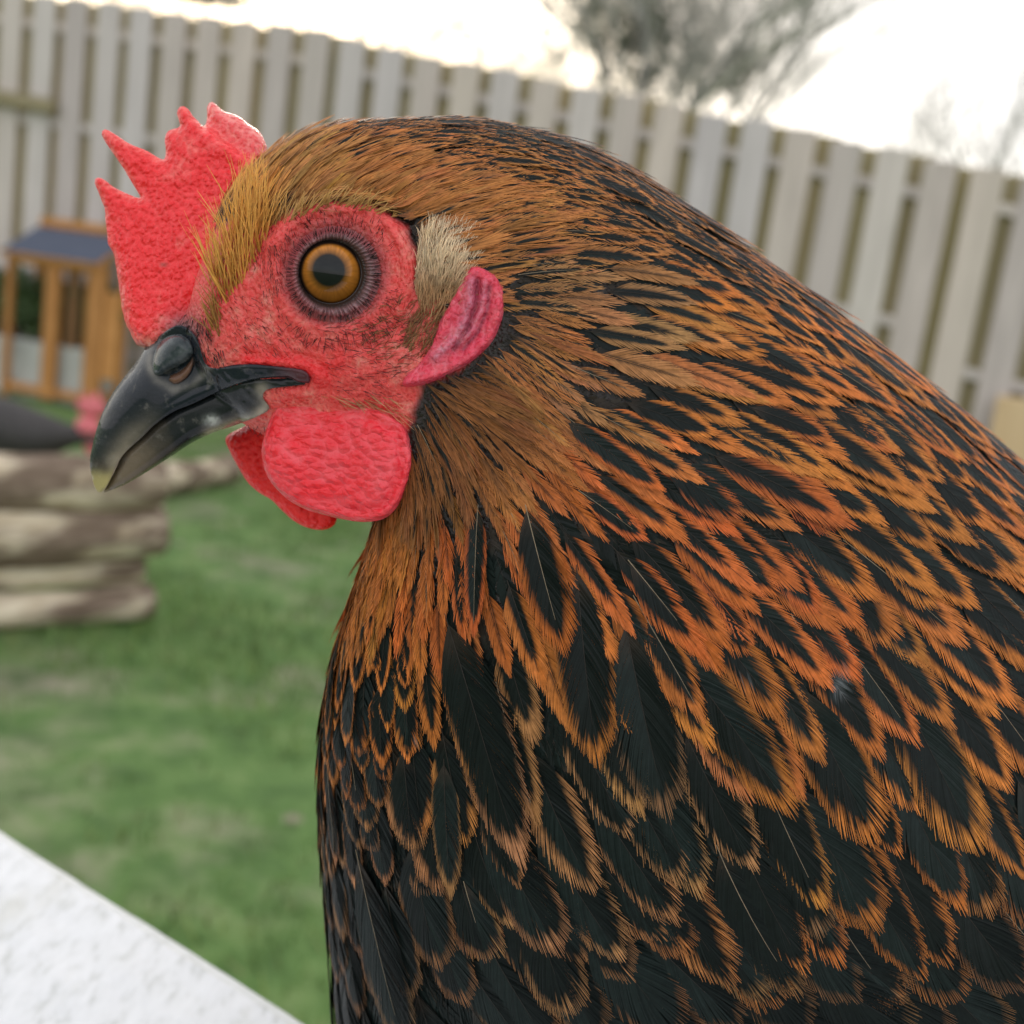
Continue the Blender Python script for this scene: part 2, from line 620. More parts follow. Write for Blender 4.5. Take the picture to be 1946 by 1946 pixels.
# ---- fence: hit-and-miss panels between posts
FA, FB = P(20, 433, 5.75), P(1935, 702, 4.50)
FA[2] = FB[2] = 0
fdir = zmat(FB - FA)
fnrm = np.array([-fdir[1], fdir[0], 0]);
if fnrm[1] < 0: fnrm = -fnrm
UP = np.array([0, 0, 1.0])
def ftop(u, v):
    q = on_wall(u, v, FA, fnrm)
    return np.dot(q - FA, fdir), q[2]
PITCH_B = .187
s0 = ftop(50, 100)[0] + .026           # left side of the first full board
panels = [(ftop(-2, -22), ftop(632, 58), -9, 0), (ftop(652, 70), ftop(1838, 312), 0, 0), (ftop(1858, 316), ftop(2400, 430), 0, 0)]
sL, sM, sR = panels[0][0][0], (panels[0][1][0] + panels[1][0][0]) / 2, (panels[1][1][0] + panels[2][0][0]) / 2
bounds = [(-5.0, sM), (sM, sR), (sR, sR + 1.9)]
fence = empty('fence', FA, 'weathered grey board fence with olive gaps behind the hen', 'fence')
def top_at(k, s):
    (a, za), (b, zb) = panels[k][0], panels[k][1]
    return za + (zb - za) * (s - a) / (b - a)
RAILS = [(.14, .60), (.14, .66), (.14, .80)]
nb = int(9 / PITCH_B)
i0 = int((-5.0 - s0) / PITCH_B)
proto_front = proto_back = None
for i in range(i0, nb):
    s = s0 + i * PITCH_B + .0675
    k = next((q for q, b in enumerate(bounds) if b[0] <= s < b[1]), None)
    if k is None:
        continue
    zt = top_at(k, s) + random.uniform(-.008, .008)
    tl = random.uniform(-.004, .004)
    for back in (0, 1):
        ss = s + (PITCH_B / 2 if back else random.uniform(-.003, .003))
        c = FA + fdir * ss + fnrm * (.047 if back else random.uniform(0, .003))
        z1 = zt - (.012 if back else 0)
        v, f = box(c + UP * (z1 / 2 + .015), fdir + UP * tl, fnrm, UP, .0635 if not back else .070, .009, z1 / 2 - .015, .003)
        mesh_obj('back_board' if back else 'board', v, f, MAT['fence_back' if back else 'fence'], fence, origin=c)
for k, (a, b) in enumerate(bounds):
    for dz in RAILS[k] + (None,):
        za, zb = top_at(k, a), top_at(k, b)
        if dz is None:
            za = zb = .25; dz = 0
        A = FA + fdir * (a + .05) + UP * (za - dz); B = FA + fdir * (b - .05) + UP * (zb - dz)
        c = (A + B) / 2 + fnrm * .0235
        v, f = box(c, fnrm, np.cross(B - A, fnrm), B - A, .0125, .022, np.linalg.norm(B - A) / 2, .003)
        mesh_obj('rail', v, f, MAT['fence'], fence, origin=c)
    c = FA + fdir * b + fnrm * .105
    z = top_at(k, b) - .02
    v, f = box(c + UP * z / 2, fdir, fnrm, UP, .045, .045, z / 2, .006)
    mesh_obj('post', v, f, MAT['fence_back'], fence, origin=c)

# short weathered bar fixed to the fence at the left edge
q1, q2 = on_wall(-60, 176, FA, fnrm), on_wall(112, 205, FA, fnrm)
c = (q1 + q2) / 2 - fnrm * .035
v, f = box(c, fnrm, np.cross(q2 - q1, fnrm), q2 - q1, .02, .035, np.linalg.norm(q2 - q1) / 2, .004)
MAT['olive_bar'] = wood_mat('olive_bar_wood', (.22, .19, .11), (.33, .29, .19))
tag(mesh_obj('timber_bar', v, f, MAT['olive_bar'], origin=c), 'short olive brown timber bar across the fence boards at the left edge', 'timber bar')

# pale board leaning low on the fence at the right edge
q = on_wall(1950, 815, FA, fnrm) - fnrm * .09
v, f = box(q + UP * .0, fdir, fnrm + UP * .12, UP - fnrm * -.12, .14, .012, .28, .004)
v[:, 2] -= min(v[:, 2].min(), 0) if v[:, 2].min() < 0 else 0
v[:, 2] -= v[:, 2].min()
zt = q[2] + .12
v[:, 2] *= zt / v[:, 2].max()
tag(mesh_obj('leaning_board', v, f, MAT['tan_wood'], origin=(q[0], q[1], 0)), 'pale tan board leaning against the fence at the right edge', 'board')

# ---- leafy bush
def leaf_mass(name, blobs, n, size, mat, parent=None, label=None, cat=None, group=None, seed=1, origin=None):
    r = np.random.default_rng(seed)
    Vs = []
    for (cx, cy, cz, rx, ry, rz, w) in blobs:
        m = int(n * w)
        d = r.normal(size=(m, 3)); d /= np.linalg.norm(d, axis=1)[:, None]
        rad = r.uniform(.35, 1, (m, 1)) ** .5 * (1 + .35 * vnoise(d[:, :1] * 3 + cx, d[:, 1:2] * 3 + d[:, 2:] * 2, 4))
        c = np.array([cx, cy, cz]) + d * rad * np.array([rx, ry, rz])
        a = r.normal(size=(m, 3)); a /= np.linalg.norm(a, axis=1)[:, None]
        b = np.cross(a, r.normal(size=(m, 3))); b /= np.linalg.norm(b, axis=1)[:, None]
        s = size * r.uniform(.6, 1.3, (m, 1))
        Vs.append(np.stack([c - a * s, c + b * s * .5, c + a * s, c - b * s * .5], 1).reshape(-1, 3))
    V = np.concatenate(Vs)
    F = np.arange(len(V)).reshape(-1, 4)
    o = mesh_obj(name, V, F, mat, parent, origin=origin)
    return tag(o, label, cat, group)
gb = on_wall(70, 700, FA, fnrm) - fnrm * .26
gb[2] = 0
trough = empty('planter', gb, 'long pale stone planter in front of the fence behind the hutch', 'planter')
v, f = box(gb + UP * .14, fdir, fnrm, UP, .62, .11, .14, .01)
mesh_obj('basin', v, f, MAT['path'], trough)
v, f = box(gb + UP * .283, fdir, fnrm, UP, .59, .085, .006, .002)
MAT['soil'] = simple('dark_soil', (.04, .03, .02), (.09, .07, .05), 30)
mesh_obj('soil', v, f, MAT['soil'], trough)
bush = empty('bush', gb + UP * .289, 'dark green bush growing in the pale planter behind the hutch', 'bush')
bl = []
for k in range(8):
    p = gb + fdir * (k * .15 - .53) + UP * (.43 + .03 * math.sin(k * 2))
    bl.append((*p, .15, .10, .15, 1 / 8))
leaf_mass('foliage', bl, 4600, .026, MAT['bush'], bush, seed=4)
for k in range(6):
    v, f = tube([gb + fdir * (k * .18 - .5) + UP * .28, gb + fdir * (k * .18 - .5) + UP * .48 + fdir * random.uniform(-.05, .05)], [.008, .003], 6)
    mesh_obj('stem', v, f, MAT['bark'], bush)

# ---- hutch
hb = on_plane(172, 782)                                   # foot of the near right post
ang = R(-9)
hx = np.array([math.cos(ang), math.sin(ang), 0]); hx = hx * .45 + fdir * .55; hx = zmat(hx)
hy = np.array([-hx[1], hx[0], 0])
dist_h = UVD(hb)[2]
Wd = 196 / FPX * dist_h; Dp = .24; Hf = 0
def hpix(u, v):       # height of the hutch front plane at a pixel
    return on_wall(u, v, hb, hy)[2]
zf = hpix(165, 500); zb_ = zf + .135
hutch = empty('hutch', hb - hx * Wd / 2 + hy * Dp / 2, 'small orange timber hutch with a blue grey felt roof', 'hutch')
def hpt(x, y, z):
    return hb - hx * Wd + hx * x + hy * y + UP * z
def hbox(name, x0, x1, y0, y1, z0, z1, mat, bev=.004):
    c = hpt((x0 + x1) / 2, (y0 + y1) / 2, (z0 + z1) / 2)
    v, f = box(c, hx, hy, UP, (x1 - x0) / 2, (y1 - y0) / 2, (z1 - z0) / 2, bev)
    return mesh_obj(name, v, f, mat, hutch)
pw = .036
hbox('post', -.01, .02, 0, pw, 0, zf - .012, MAT['orange_wood'])
hbox('post', Wd - .062, Wd + .028, 0, pw, 0, zf - .002, MAT['orange_wood'])
hbox('post', Wd * .42, Wd * .42 + .07, -.002, pw, 0.02, zf - .03, MAT['orange_wood'])
hbox('panel', Wd * .42 + .075, Wd * .42 + .14, .06, .075, .02, zf - .02, MAT['shaded_wood'])  # shaded inner side beside the post, shade painted as darker wood
hbox('post', -.01, .02, Dp - pw, Dp, 0, zb_ - .03, MAT['orange_wood'])
hbox('post', Wd - .03, Wd + .01, Dp - pw, Dp, 0, zb_ - .03, MAT['orange_wood'])
hbox('panel', Wd + .029, Wd + .11, .01, .03, .16, zf - .12, MAT['orange_wood'])
hbox('rail', .02, Wd - .063, .004, .030, zf - .045, zf - .012, MAT['orange_wood'])
hbox('rail', .021, Wd - .063, .004, .026, .035, .075, MAT['orange_wood'])
hbox('rail', -.006, .012, pw, Dp - pw, .04, .08, MAT['orange_wood'])
hbox('rail', Wd - .02, Wd, pw, Dp - pw, .04, .08, MAT['orange_wood'])
# sloping roof board with felt on it
def quad_slab(name, pts, th, mat, parent):
    pts = [np.array(p) for p in pts]
    n = zmat(np.cross(pts[1] - pts[0], pts[3] - pts[0]))
    if n[2] < 0: n = -n
    V = np.array(pts + [p - n * th for p in pts])
    return mesh_obj(name, V, [[0, 1, 2, 3], [7, 6, 5, 4], [0, 4, 5, 1], [1, 5, 6, 2], [2, 6, 7, 3], [3, 7, 4, 0]], mat, parent)
e = .03
roof = quad_slab('roof', [hpt(-e, -e, zf + .0), hpt(Wd + .0, -e, zf + .0), hpt(Wd + .0, Dp + e, zb_ + .01), hpt(-e, Dp + e, zb_ + .01)], .018, MAT['orange_wood'], hutch)
quad_slab('felt', [hpt(-e + .004, -e + .004, zf + .006), hpt(Wd - .004, -e + .004, zf + .006), hpt(Wd - .004, Dp, zb_ + .004), hpt(-e + .004, Dp, zb_ + .004)], .004, MAT['felt'], roof)
v, f = box(hpt(Wd / 2 - .01, Dp + e - .005, zb_ + .03), hy, UP, hx, .014, .022, Wd / 2 + .02, .004)
mesh_obj('ridge_board', v, f, MAT['orange_wood'], roof)

# ---- log pile
def make_log(name, A, B, r, label, bend=0.0, seed=0, group=None):
    A = np.array(A); B = np.array(B)
    n = 26; seg = 22
    t = np.linspace(0, 1, n)
    d = zmat(B - A); side = zmat(np.cross(d, UP)); up = np.cross(side, d)
    V = []; F = []
    for i in range(n):
        c = A + (B - A) * t[i] + up * bend * math.sin(t[i] * math.pi * 1.7 + .3)
        for k in range(seg):
            w = 2 * math.pi * k / seg
            rr = r * (1 + .11 * float(vnoise(t[i] * 5 + seed, k * .45 if k < seg / 2 else (seg - k) * .45, seed)) + .05 * float(vnoise(t[i] * 14, math.cos(w) * 2, seed + 3)) + .04 * float(vnoise(t[i] * 30, w * 1.3, seed + 5)))
            if i in (0, n - 1): rr *= .93
            V.append(c + rr * (math.cos(w) * side + math.sin(w) * up))
    for i in range(n - 1):
        for k in range(seg):
            j = (k + 1) % seg
            F.append([i * seg + k, (i + 1) * seg + k, (i + 1) * seg + j, i * seg + j])
    o = mesh_obj(name, V, F, MAT['log'], smooth=True, origin=A)
    root = o
    tag(root, label, 'log', group)
    m = n * seg
    endV = [V[(n - 1) * seg + k] for k in range(seg)] + [B + d * .004]
    mesh_obj('sawn_end', np.array(endV), [[k, (k + 1) % seg, seg] for k in range(seg)], MAT['log_end'], root)
    endV = [V[k] for k in range(seg)] + [A - d * .004]
    mesh_obj('sawn_end', np.array(endV), [[(k + 1) % seg, k, seg] for k in range(seg)], MAT['log_end'], root)
    return root
G1, G0 = on_plane(292, 1172), on_plane(-10, 1196)
ld = zmat(G1 - G0)
LD = np.linalg.norm((G0 + G1)[:2]) / 2
per = UVD((G0 + G1) / 2)[2] / FPX      # metres per pixel there
ln = zmat(np.array([-ld[1], ld[0], 0]))
if ln[1] < 0: ln = -ln
r1, r2, r3, r4 = 36 * per, 30 * per, 56 * per, 54 * per
zz = r1
make_log('log', G1 - ld * 1.1 + UP * r1, G1 - ld * .012 + UP * r1, r1, 'bottom log of the pile with cream patches', .004, 1, 'logs stacked beside the grass')
make_log('log', G1 - ld * 1.0 + ln * .02 + UP * (r1 * 2 + r2 * .9), G1 - ld * .0 - ld * .03 + ln * .02 + UP * (r1 * 2 + r2 * .9), r2, 'thin dark brown log squeezed between the pale logs of the pile', .0, 4, 'logs stacked beside the grass')
z3 = r1 * 2 + r2 * 1.75 + r3 * .95
make_log('log', G1 - ld * 1.1 + UP * z3, G1 + UP * z3, r3, 'thick log second from top with a bright peeled cream end', .004, 9, 'logs stacked beside the grass')
z4 = z3 + r3 * .9 + r4 * .95
make_log('log', G1 - ld * 1.2 + ln * .01 + UP * z4, G1 - ld * .01 + ln * .01 + UP * z4, r4, 'bent pale log on top of the pile below the beak', .014, 13, 'logs stacked beside the grass')
gA, gB = on_plane(250, 950), on_plane(440, 915)
make_log('log', gA - zmat(gB - gA) * .3 + UP * .05, gB + UP * .05, .052, 'grey log lying alone on the grass between beak and wattle', .004, 21)

# ---- trees beyond the fence
def tree(base, H, spread, label, seed, levels=5, ivy=None, lean=0.0, first=.35, trunk_r=.12, buds=0, group='bare trees beyond the fence', name='bare_tree', thin=1.0, fan=.55):
    r = random.Random(seed)
    t = empty(name, base, label, 'tree', group)
    base = np.array(base, float)
    segs = {0: [], 1: []}
    ends = []
    def grow(p, d, L, rad, lv):
        n = 4; pts = [p]; rr = [rad]
        for i in range(n):
            d = zmat(d + np.array([r.gauss(0, .11), r.gauss(0, .11), r.gauss(.02, .07)]))
            p = p + d * L / n; pts.append(p); rr.append(rad * (1 - .4 * (i + 1) / n))
        segs[0 if lv < 2 else 1].append((pts, rr, 7 if lv < 2 else 3))
        if lv >= levels:
            ends.append(p); return
        for k in range(3 if lv else 6):
            q = pts[r.randint(2, n)] if lv else base + (pts[-1] - base) * (first + (1 - first) * (k + .5) / 6)
            a = r.uniform(0, 2 * math.pi)
            s = np.array([math.cos(a), math.sin(a), 0])
            nd = zmat(d * r.uniform(.5, 1.0) + s * fan * r.uniform(.7, 1.4) + UP * .12)
            grow(q, nd, L * r.uniform(.55, .8) * (spread if lv == 0 else 1), rad * .52, lv + 1)
        if lv:
            grow(pts[-1], d, L * .7, rad * .58, lv + 1)
    grow(base, zmat(np.array([lean, 0, 1.0])), H * .62, trunk_r, 0)
    v, f = join([tube(p, np.array(q), s, False) for p, q, s in segs[0]])
    mesh_obj('trunk', v, f, MAT['bark'], t, smooth=True)
    Vt = []; Ft = []; n = 0
    for p, q, s in segs[1]:
        v, f = tube(p, np.maximum(np.array(q) * thin, .0020), 3, False)
        Vt.append(v); Ft += [[i + n for i in x] for x in f]; n += len(v)
    mesh_obj('crown', np.concatenate(Vt), Ft, MAT['twig'], t)
    if buds:
        e = np.array(ends)
        rr2 = np.random.default_rng(seed)
        c = e[rr2.integers(0, len(e), buds)] + rr2.normal(size=(buds, 3)) * .06
        a = rr2.normal(size=(buds, 3)); a /= np.linalg.norm(a, axis=1)[:, None]
        b = np.cross(a, rr2.normal(size=(buds, 3))); b /= np.linalg.norm(b, axis=1)[:, None]
        s = .02
        V = np.stack([c - a * s, c + b * s * .5, c + a * s, c - b * s * .5], 1).reshape(-1, 3)
        mesh_obj('buds', V, np.arange(len(V)).reshape(-1, 4), MAT['budleaf'], t)['kind'] = 'stuff'
    if ivy:
        leaf_mass('ivy', ivy, 2900, .05, MAT['ivy'], t, seed=seed)
    return t
def gp(u, depth):
    p = P(u, 500, depth); p[2] = 0; return p
def at(u, v, d):
    return P(u, v, d)
def blob(u, v, d, ru, rv, w):
    p = at(u, v, d); k = d / FPX
    return (p[0], p[1], p[2], ru * k, ru * k * .8, rv * k, w)
tree(gp(1235, 15), 5.2, 1.05, 'bare tree carrying a dark clump of ivy, above the middle of the fence', 11,
     ivy=[blob(1190, 20, 15, 75, 95, .34), blob(1150, 60, 15, 60, 60, .16), blob(1240, 90, 15, 35, 80, .14), blob(1120, -40, 15, 60, 60, .1), blob(1180, 145, 15, 45, 35, .04), blob(1410, 125, 15.2, 28, 45, .06), blob(1370, 165, 15.2, 40, 14, .02), blob(1200, -140, 15, 120, 90, .14), blob(1300, 60, 15.3, 70, 90, .05), blob(1060, 60, 15.3, 40, 80, .03)], first=.30, levels=6)
tree(gp(1390, 15.5), 4.4, 1.0, 'thin bare tree just right of the ivy covered tree', 5, first=.3, trunk_r=.09, levels=6)
tree(gp(1960, 21), 4.6, 1.0, 'pale bare tree at the right edge above the fence', 17, first=.25, trunk_r=.1)
tree(gp(1620, 24), 2.5, 1.0, 'low bare shrub between the two tall trees', 23, first=.3, trunk_r=.05)
tree(gp(985, 17), 3.6, 1.1, 'low twiggy tree left of the ivy covered tree', 29, first=.3, trunk_r=.06, buds=500)
tree(gp(520, 13), 3.4, 1.1, 'budding tree above the fence behind the comb', 31, first=.3, trunk_r=.06, buds=2600)
tree(gp(330, 14), 3.6, 1.1, 'budding tree above the fence at the top left', 37, first=.3, trunk_r=.06, buds=1500,
     ivy=[blob(395, -8, 14, 70, 14, .2)])

# ---- grass
nbld = 90000
r_ = np.random.default_rng(3)
gx = r_.uniform(-2.6, 1.6, nbld); gy = .35 + 4.6 * r_.uniform(0, 1, nbld) ** 1.1
dens = fbm(gx * 1.7, gy * 1.7, 8)
keep = dens + r_.normal(0, .16, nbld) > -.02
gx, gy = gx[keep], gy[keep]; n = len(gx)
h = r_.uniform(.012, .035, n); w = r_.uniform(.0015, .003, n)
a = r_.uniform(0, 2 * np.pi, n); ln_ = r_.normal(0, .012, (n, 2))
b0 = np.stack([gx, gy, np.full(n, -.006)], 1)
dx = np.stack([np.cos(a), np.sin(a), 0 * a], 1) * w[:, None]
tip = b0 + np.stack([ln_[:, 0], ln_[:, 1], h + .006], 1)
V = np.stack([b0 - dx, b0 + dx, tip], 1).reshape(-1, 3)
base_c = np.array([.115, .205, .050]); 
cc = base_c * r_.uniform(.6, 1.5, (n, 1)) + np.array([.07, .03, .02]) * (r_.uniform(0, 1, (n, 1)) > .75)
cc = cc * (1 + .35 * fbm(gx * 4, gy * 4, 5))[:, None]
tag(mesh_obj('grass', V, np.arange(len(V)).reshape(-1, 3), MAT['blade'], col=np.repeat(cc, 3, 0)), 'short green grass with muddy gaps', 'grass', kind='stuff')

# ---- white rail under the hen
RZ = CAM_H - .170
e0, e1 = on_plane(0, 1556, RZ), on_plane(625, 1946, RZ)
rd = zmat(e1 - e0); rn = np.cross(UP, rd)
if np.dot(rn, CO - e0) < 0: rn = -rn
RW = .20
NL, NW = 160, 30
V = []; 
Lr0, Lr1 = -.55, .75
for i in range(NL + 1):
    s = Lr0 + (Lr1 - Lr0) * i / NL
    for j in range(NW + 1):
        w = RW * j / NW
        edge = min(w, RW - w)
        z = -.004 * (1 - min(1, edge / .004)) ** 2 + .00025 * float(vnoise(s * 60, w * 260, 2)) + .0001 * float(vnoise(s * 200, w * 500, 4))
        V.append(e0 + rd * s + rn * w + UP * z)
nt_ = len(V)
for i in range(NL + 1):
    s = Lr0 + (Lr1 - Lr0) * i / NL
    V.append(e0 + rd * s - UP * .03); V.append(e0 + rd * s + rn * RW - UP * .03)
F = []
for i in range(NL):
    for j in range(NW):
        a = i * (NW + 1) + j
        F.append([a, a + 1, a + NW + 2, a + NW + 1])
    a = i * (NW + 1); b = nt_ + 2 * i
    F.append([a, a + NW + 1, b + 2, b]); F.append([a + NW, b + 1, b + 3, a + 2 * NW + 1]); F.append([b, b + 2, b + 3, b + 1])
F.append([0] + list(range(1, NW + 1)) + [nt_ + 1, nt_]); a = NL * (NW + 1)
F.append([a + NW - j for j in range(NW + 1)] + [nt_ + 2 * NL, nt_ + 2 * NL + 1])
rail = empty('white_rail', (e0[0], e0[1], 0), 'white painted weathered rail at the lower left corner', 'rail')
mesh_obj('top_board', V, F, MAT['white'], rail, smooth=False)
for s in (-.5, .70):
    c = e0 + rd * s + rn * RW / 2
    zz = RZ - .031
    v, f = box((c[0], c[1], zz / 2), rd, rn, UP, .035, .035, zz / 2, .004)
    mesh_obj('post', v, f, MAT['white'], rail)
# ================================================================== the hen
HC = .174                                   # depth of the head's middle plane
PX = .160 / FPX                             # metres per pixel at the near side of the head
#        top u,v      bottom u,v    centre depth, half thickness
RINGS = np.array([
    (318, 632, 338, 700, .1740, .0035),
    (372, 585, 380, 716, .1740, .0074),
    (400, 500, 425, 775, .1740, .0108),
    (442, 400, 500, 826, .1740, .0135),
    (515, 315, 600, 862, .1740, .0156),
    (625, 262, 690, 905, .1745, .0172),
    (760, 246, 742, 960, .1760, .0190),
    (905, 250, 735, 1022, .1790, .0222),
    (1050, 280, 702, 1095, .1830, .0262),
    (1178, 334, 666, 1190, .1870, .0300),
    (1315, 430, 634, 1300, .1910, .0340),
    (1448, 522, 620, 1430, .1950, .0380),
    (1612, 648, 624, 1580, .2005, .0435),
    (1772, 776, 640, 1770, .2065, .0495),
    (1928, 915, 668, 1960, .2125, .0550),
    (2120, 1045, 770, 2130, .2180, .0595),
    (2350, 1175, 960, 2250, .2220, .0620),
    (2600, 1280, 1300, 2320, .2250, .0620),
    (2850, 1370, 1750, 2300, .2270, .0570),
    (3050, 1415, 2250, 2140, .2280, .0440),
    (3260, 1390, 2760, 1900, .2290, .0270),
    (3400, 1330, 3150, 1640, .2290, .0120),
    (3450, 1400, 3330, 1520, .2290, .0020)], float)
tt = np.concatenate([np.linspace(0, 7, 330, endpoint=False), np.linspace(7, 14, 120, endpoint=False), np.linspace(14, len(RINGS) - 1, 40)])
RR = crom(RINGS, tt)
NS = 420
th = np.linspace(0, 2 * np.pi, NS, endpoint=False)
ex = 2 / 2.15
ct = np.sign(np.cos(th)) * np.abs(np.cos(th)) ** ex
stt = np.sign(np.sin(th)) * np.abs(np.sin(th)) ** ex
TU = RR[:, 0:1]; TV = RR[:, 1:2]; BU = RR[:, 2:3]; BV = RR[:, 3:4]; CD = RR[:, 4:5]; BB = np.maximum(RR[:, 5:6], .0005)
# positions in camera space with the outline taken at the middle plane's depth
cxm = ((TU + BU) / 2 - HALF) / FPX * CD; cym = -((TV + BV) / 2 - HALF) / FPX * CD
axm = (TU - BU) / 2 / FPX * CD; aym = -(TV - BV) / 2 / FPX * CD
Xc = cxm + axm * ct; Yc = cym + aym * ct; Dc = CD - BB * stt
# relief, measured in photo pixels of each vertex
Uu = Xc / Dc * FPX + HALF; Vv = -Yc / Dc * FPX + HALF
front = np.clip(np.abs(stt) * 1.6, 0, 1) * np.ones_like(Uu)

def arc(u, v, pts, w, amp):
    d, _, _ = dist_poly(u, v, pts)
    return amp * np.exp(-(d / w) ** 2)
def relief(u, v):
    m = 1e-3
    z = np.zeros_like(u)
    r = np.hypot(u - 636, (v - 521))
    z -= 3.4 * m * (1 - smooth(60, 92, r))
    z += .9 * m * np.exp(-((r - 112) / 22) ** 2)
    brow = [(520, 470), (560, 415), (620, 392), (690, 398), (745, 432), (772, 480), (776, 530), (762, 590)]
    z += arc(u, v, brow, 15, 1.3 * m)
    z -= arc(u, v, [(560, 385), (640, 366), (715, 375), (775, 415), (802, 470), (806, 530)], 10, .8 * m)
    z -= arc(u, v, [(560, 450), (600, 418), (660, 412), (715, 440), (742, 490), (742, 540)], 5, .35 * m)
    z -= arc(u, v, [(540, 440), (590, 402), (660, 396), (725, 425), (757, 480), (757, 550)], 4, .25 * m)
    z += arc(u, v, [(470, 690), (530, 690), (585, 700), (608, 718), (590, 742), (540, 752)], 11, .8 * m)
    z -= arc(u, v, [(560, 672), (610, 690), (635, 720), (620, 752)], 6, .35 * m)
    face = (1 - smooth(230, 300, np.hypot(u - 640, v - 590))) * smooth(88, 110, r)
    ang = np.arctan2(v - 521, u - 636)
    wr = fbm(r / 9 + 1.2 * vnoise(ang * 4, r / 60, 3), ang * 5, 11, 3)
    z += face * .24 * m * wr
    z += face * .16 * m * np.sin(r / 5.2 + 2.2 * fbm(u / 60, v / 60, 6)) * smooth(.05, .5, fbm(u / 70, v / 70, 9) + .3)
    z += face * .13 * m * fbm(u / 6, v / 6, 21, 2)
    z += 2.0 * m * np.exp(-(((u - 852) / 48) ** 2 + ((v - 510) / 70) ** 2))          # under the ear tuft
    z += 1.2 * m * np.exp(-(((u - 690) / 110) ** 2 + ((v - 690) / 60) ** 2))          # cheek
    return z
Dc = Dc - np.sign(stt) * relief(Uu, Vv) * front
V3 = np.stack([Xc, Yc, -Dc], -1).reshape(-1, 3) @ CR.T + CO
nr = len(tt)
ii, kk = np.meshgrid(np.arange(nr - 1), np.arange(NS), indexing='ij')
k2 = (kk + 1) % NS
BF = np.stack([ii * NS + kk, ii * NS + k2, (ii + 1) * NS + k2, (ii + 1) * NS + kk], -1).reshape(-1, 4)

FACE = [(300, 600), (370, 520), (395, 440), (440, 420), (480, 428), (525, 412), (585, 395), (650, 386), (722, 398), (770, 432), (790, 480), (792, 560), (850, 560), (893, 500),
        (930, 508), (950, 560), (945, 615), (922, 655), (870, 702), (800, 730), (785, 790), (770, 830), (700, 850), (560, 850), (470, 840), (400, 800), (300, 720)]
fu, fv = Uu.ravel(), Vv.ravel()
dF, _, _ = dist_poly(fu, fv, FACE + FACE[:1])
inF = inside(fu, fv, FACE)
sgn = np.where(inF, dF, -dF) + 8 * fbm(fu / 25, fv / 25, 2)
red = smooth(-10, 8, sgn)[:, None]
skin_c = np.array([.76, .062, .060]) * np.ones((len(fu), 1))
k = smooth(-.1, .6, fbm(fu / 30, fv / 30, 31))[:, None]
skin_c = skin_c * (1 - k) + np.array([.78, .13, .115]) * k
r_e = np.hypot(fu - 638, fv - 521)
k = (.55 * np.exp(-((r_e - 92) / 14) ** 2))[:, None]
skin_c = skin_c * (1 - k) + np.array([.20, .050, .058]) * k
gk = np.exp(-(dist_poly(fu, fv, [(470, 690), (560, 692), (612, 712), (640, 690)])[0] / 26) ** 2)[:, None] * .8
skin_c = skin_c * (1 - gk) + np.array([.75, .012, .018]) * gk
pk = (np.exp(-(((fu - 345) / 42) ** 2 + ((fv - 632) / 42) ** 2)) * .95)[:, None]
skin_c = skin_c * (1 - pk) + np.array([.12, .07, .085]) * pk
under = np.array([.016, .011, .009])
bk_c = (smooth(792, 830, fu) * smooth(925, 890, fu) * smooth(620, 560, fv) * smooth(420, 450, fv))[:, None] * .7
under_c = under * (1 - bk_c) + np.array([.25, .15, .08]) * bk_c
body_c = skin_c * red + under_c * (1 - red)

hen_root = on_plane(1350, 2400, RZ)
hen = empty('hen', (float(V3[:, 0].mean()), float(V3[:, 1].mean()), RZ + .001), 'black and orange laced hen with a red comb, face turned left, close to the camera', 'hen')
mesh_obj('body', V3, BF, MAT['skin'], hen, body_c, smooth=True)
bvh = BVHTree.FromPolygons([Vector(p) for p in V3.tolist()], BF.tolist())
COv = Vector(CO)
def FD(u, v, miss=HC):
    """depth of the hen's skin seen at a pixel"""
    u = np.atleast_1d(u); v = np.atleast_1d(v)
    out = np.full(u.shape, miss, float)
    dirs = P(u, v, 1.0) - CO
    for i in np.ndindex(u.shape):
        d = Vector(dirs[i]); L = d.length
        h = bvh.ray_cast(COv, d / L)
        if h[0] is not None:
            out[i] = h[3] / L
    return out

# ---- comb
COMB = [(268, 659), (256, 647), (236, 606), (225, 538), (217, 490), (206, 462), (203, 440), (201, 420), (199, 398), (189, 372), (180, 348), (186, 337), (200, 343), (222, 359), (266, 376), (252, 349),
        (229, 311), (210, 284), (193, 256), (200, 246), (216, 253), (240, 269), (265, 281), (287, 291), (311, 303), (315, 284), (313, 262), (324, 246), (342, 239), (336, 215), (343, 203), (357, 206),
        (371, 225), (386, 241), (393, 228), (394, 202), (403, 193), (417, 203), (430, 214), (450, 220), (475, 237), (494, 250), (505, 271), (508, 296), (500, 320), (490, 350), (480, 420), (450, 520),
        (420, 590), (390, 625), (350, 655), (310, 670)]
ridge = [(386, 243), (410, 268), (440, 290), (475, 312), (520, 345)]
def comb_front(u, v, d):
    d1, s1, _ = dist_poly(u, v, ridge)
    sd = -s1 * d1                            # positive above / right of the ridge
    far = smooth(-2, 16, sd) * smooth(380, 392, u)
    base = np.clip((u - 250) / 220 + (v - 350) / 400, 0, 1)
    h = (.0009 + .0030 * base) * np.sqrt(1 - (1 - np.clip(d / 34, 0, 1)) ** 2)
    h = h + .00035 * fbm(u / 24, v / 24, 8) * np.clip(d / 20, 0, 1) + .0003 * np.exp(-((sd + 8) / 10) ** 2) * np.clip(d / 20, 0, 1)
    h = h + .00011 * fbm(u / 6.5, v / 6.5, 3, 2) * np.clip(d / 6, 0, 1)
    return HC - h + .0026 * far - .0012 * base
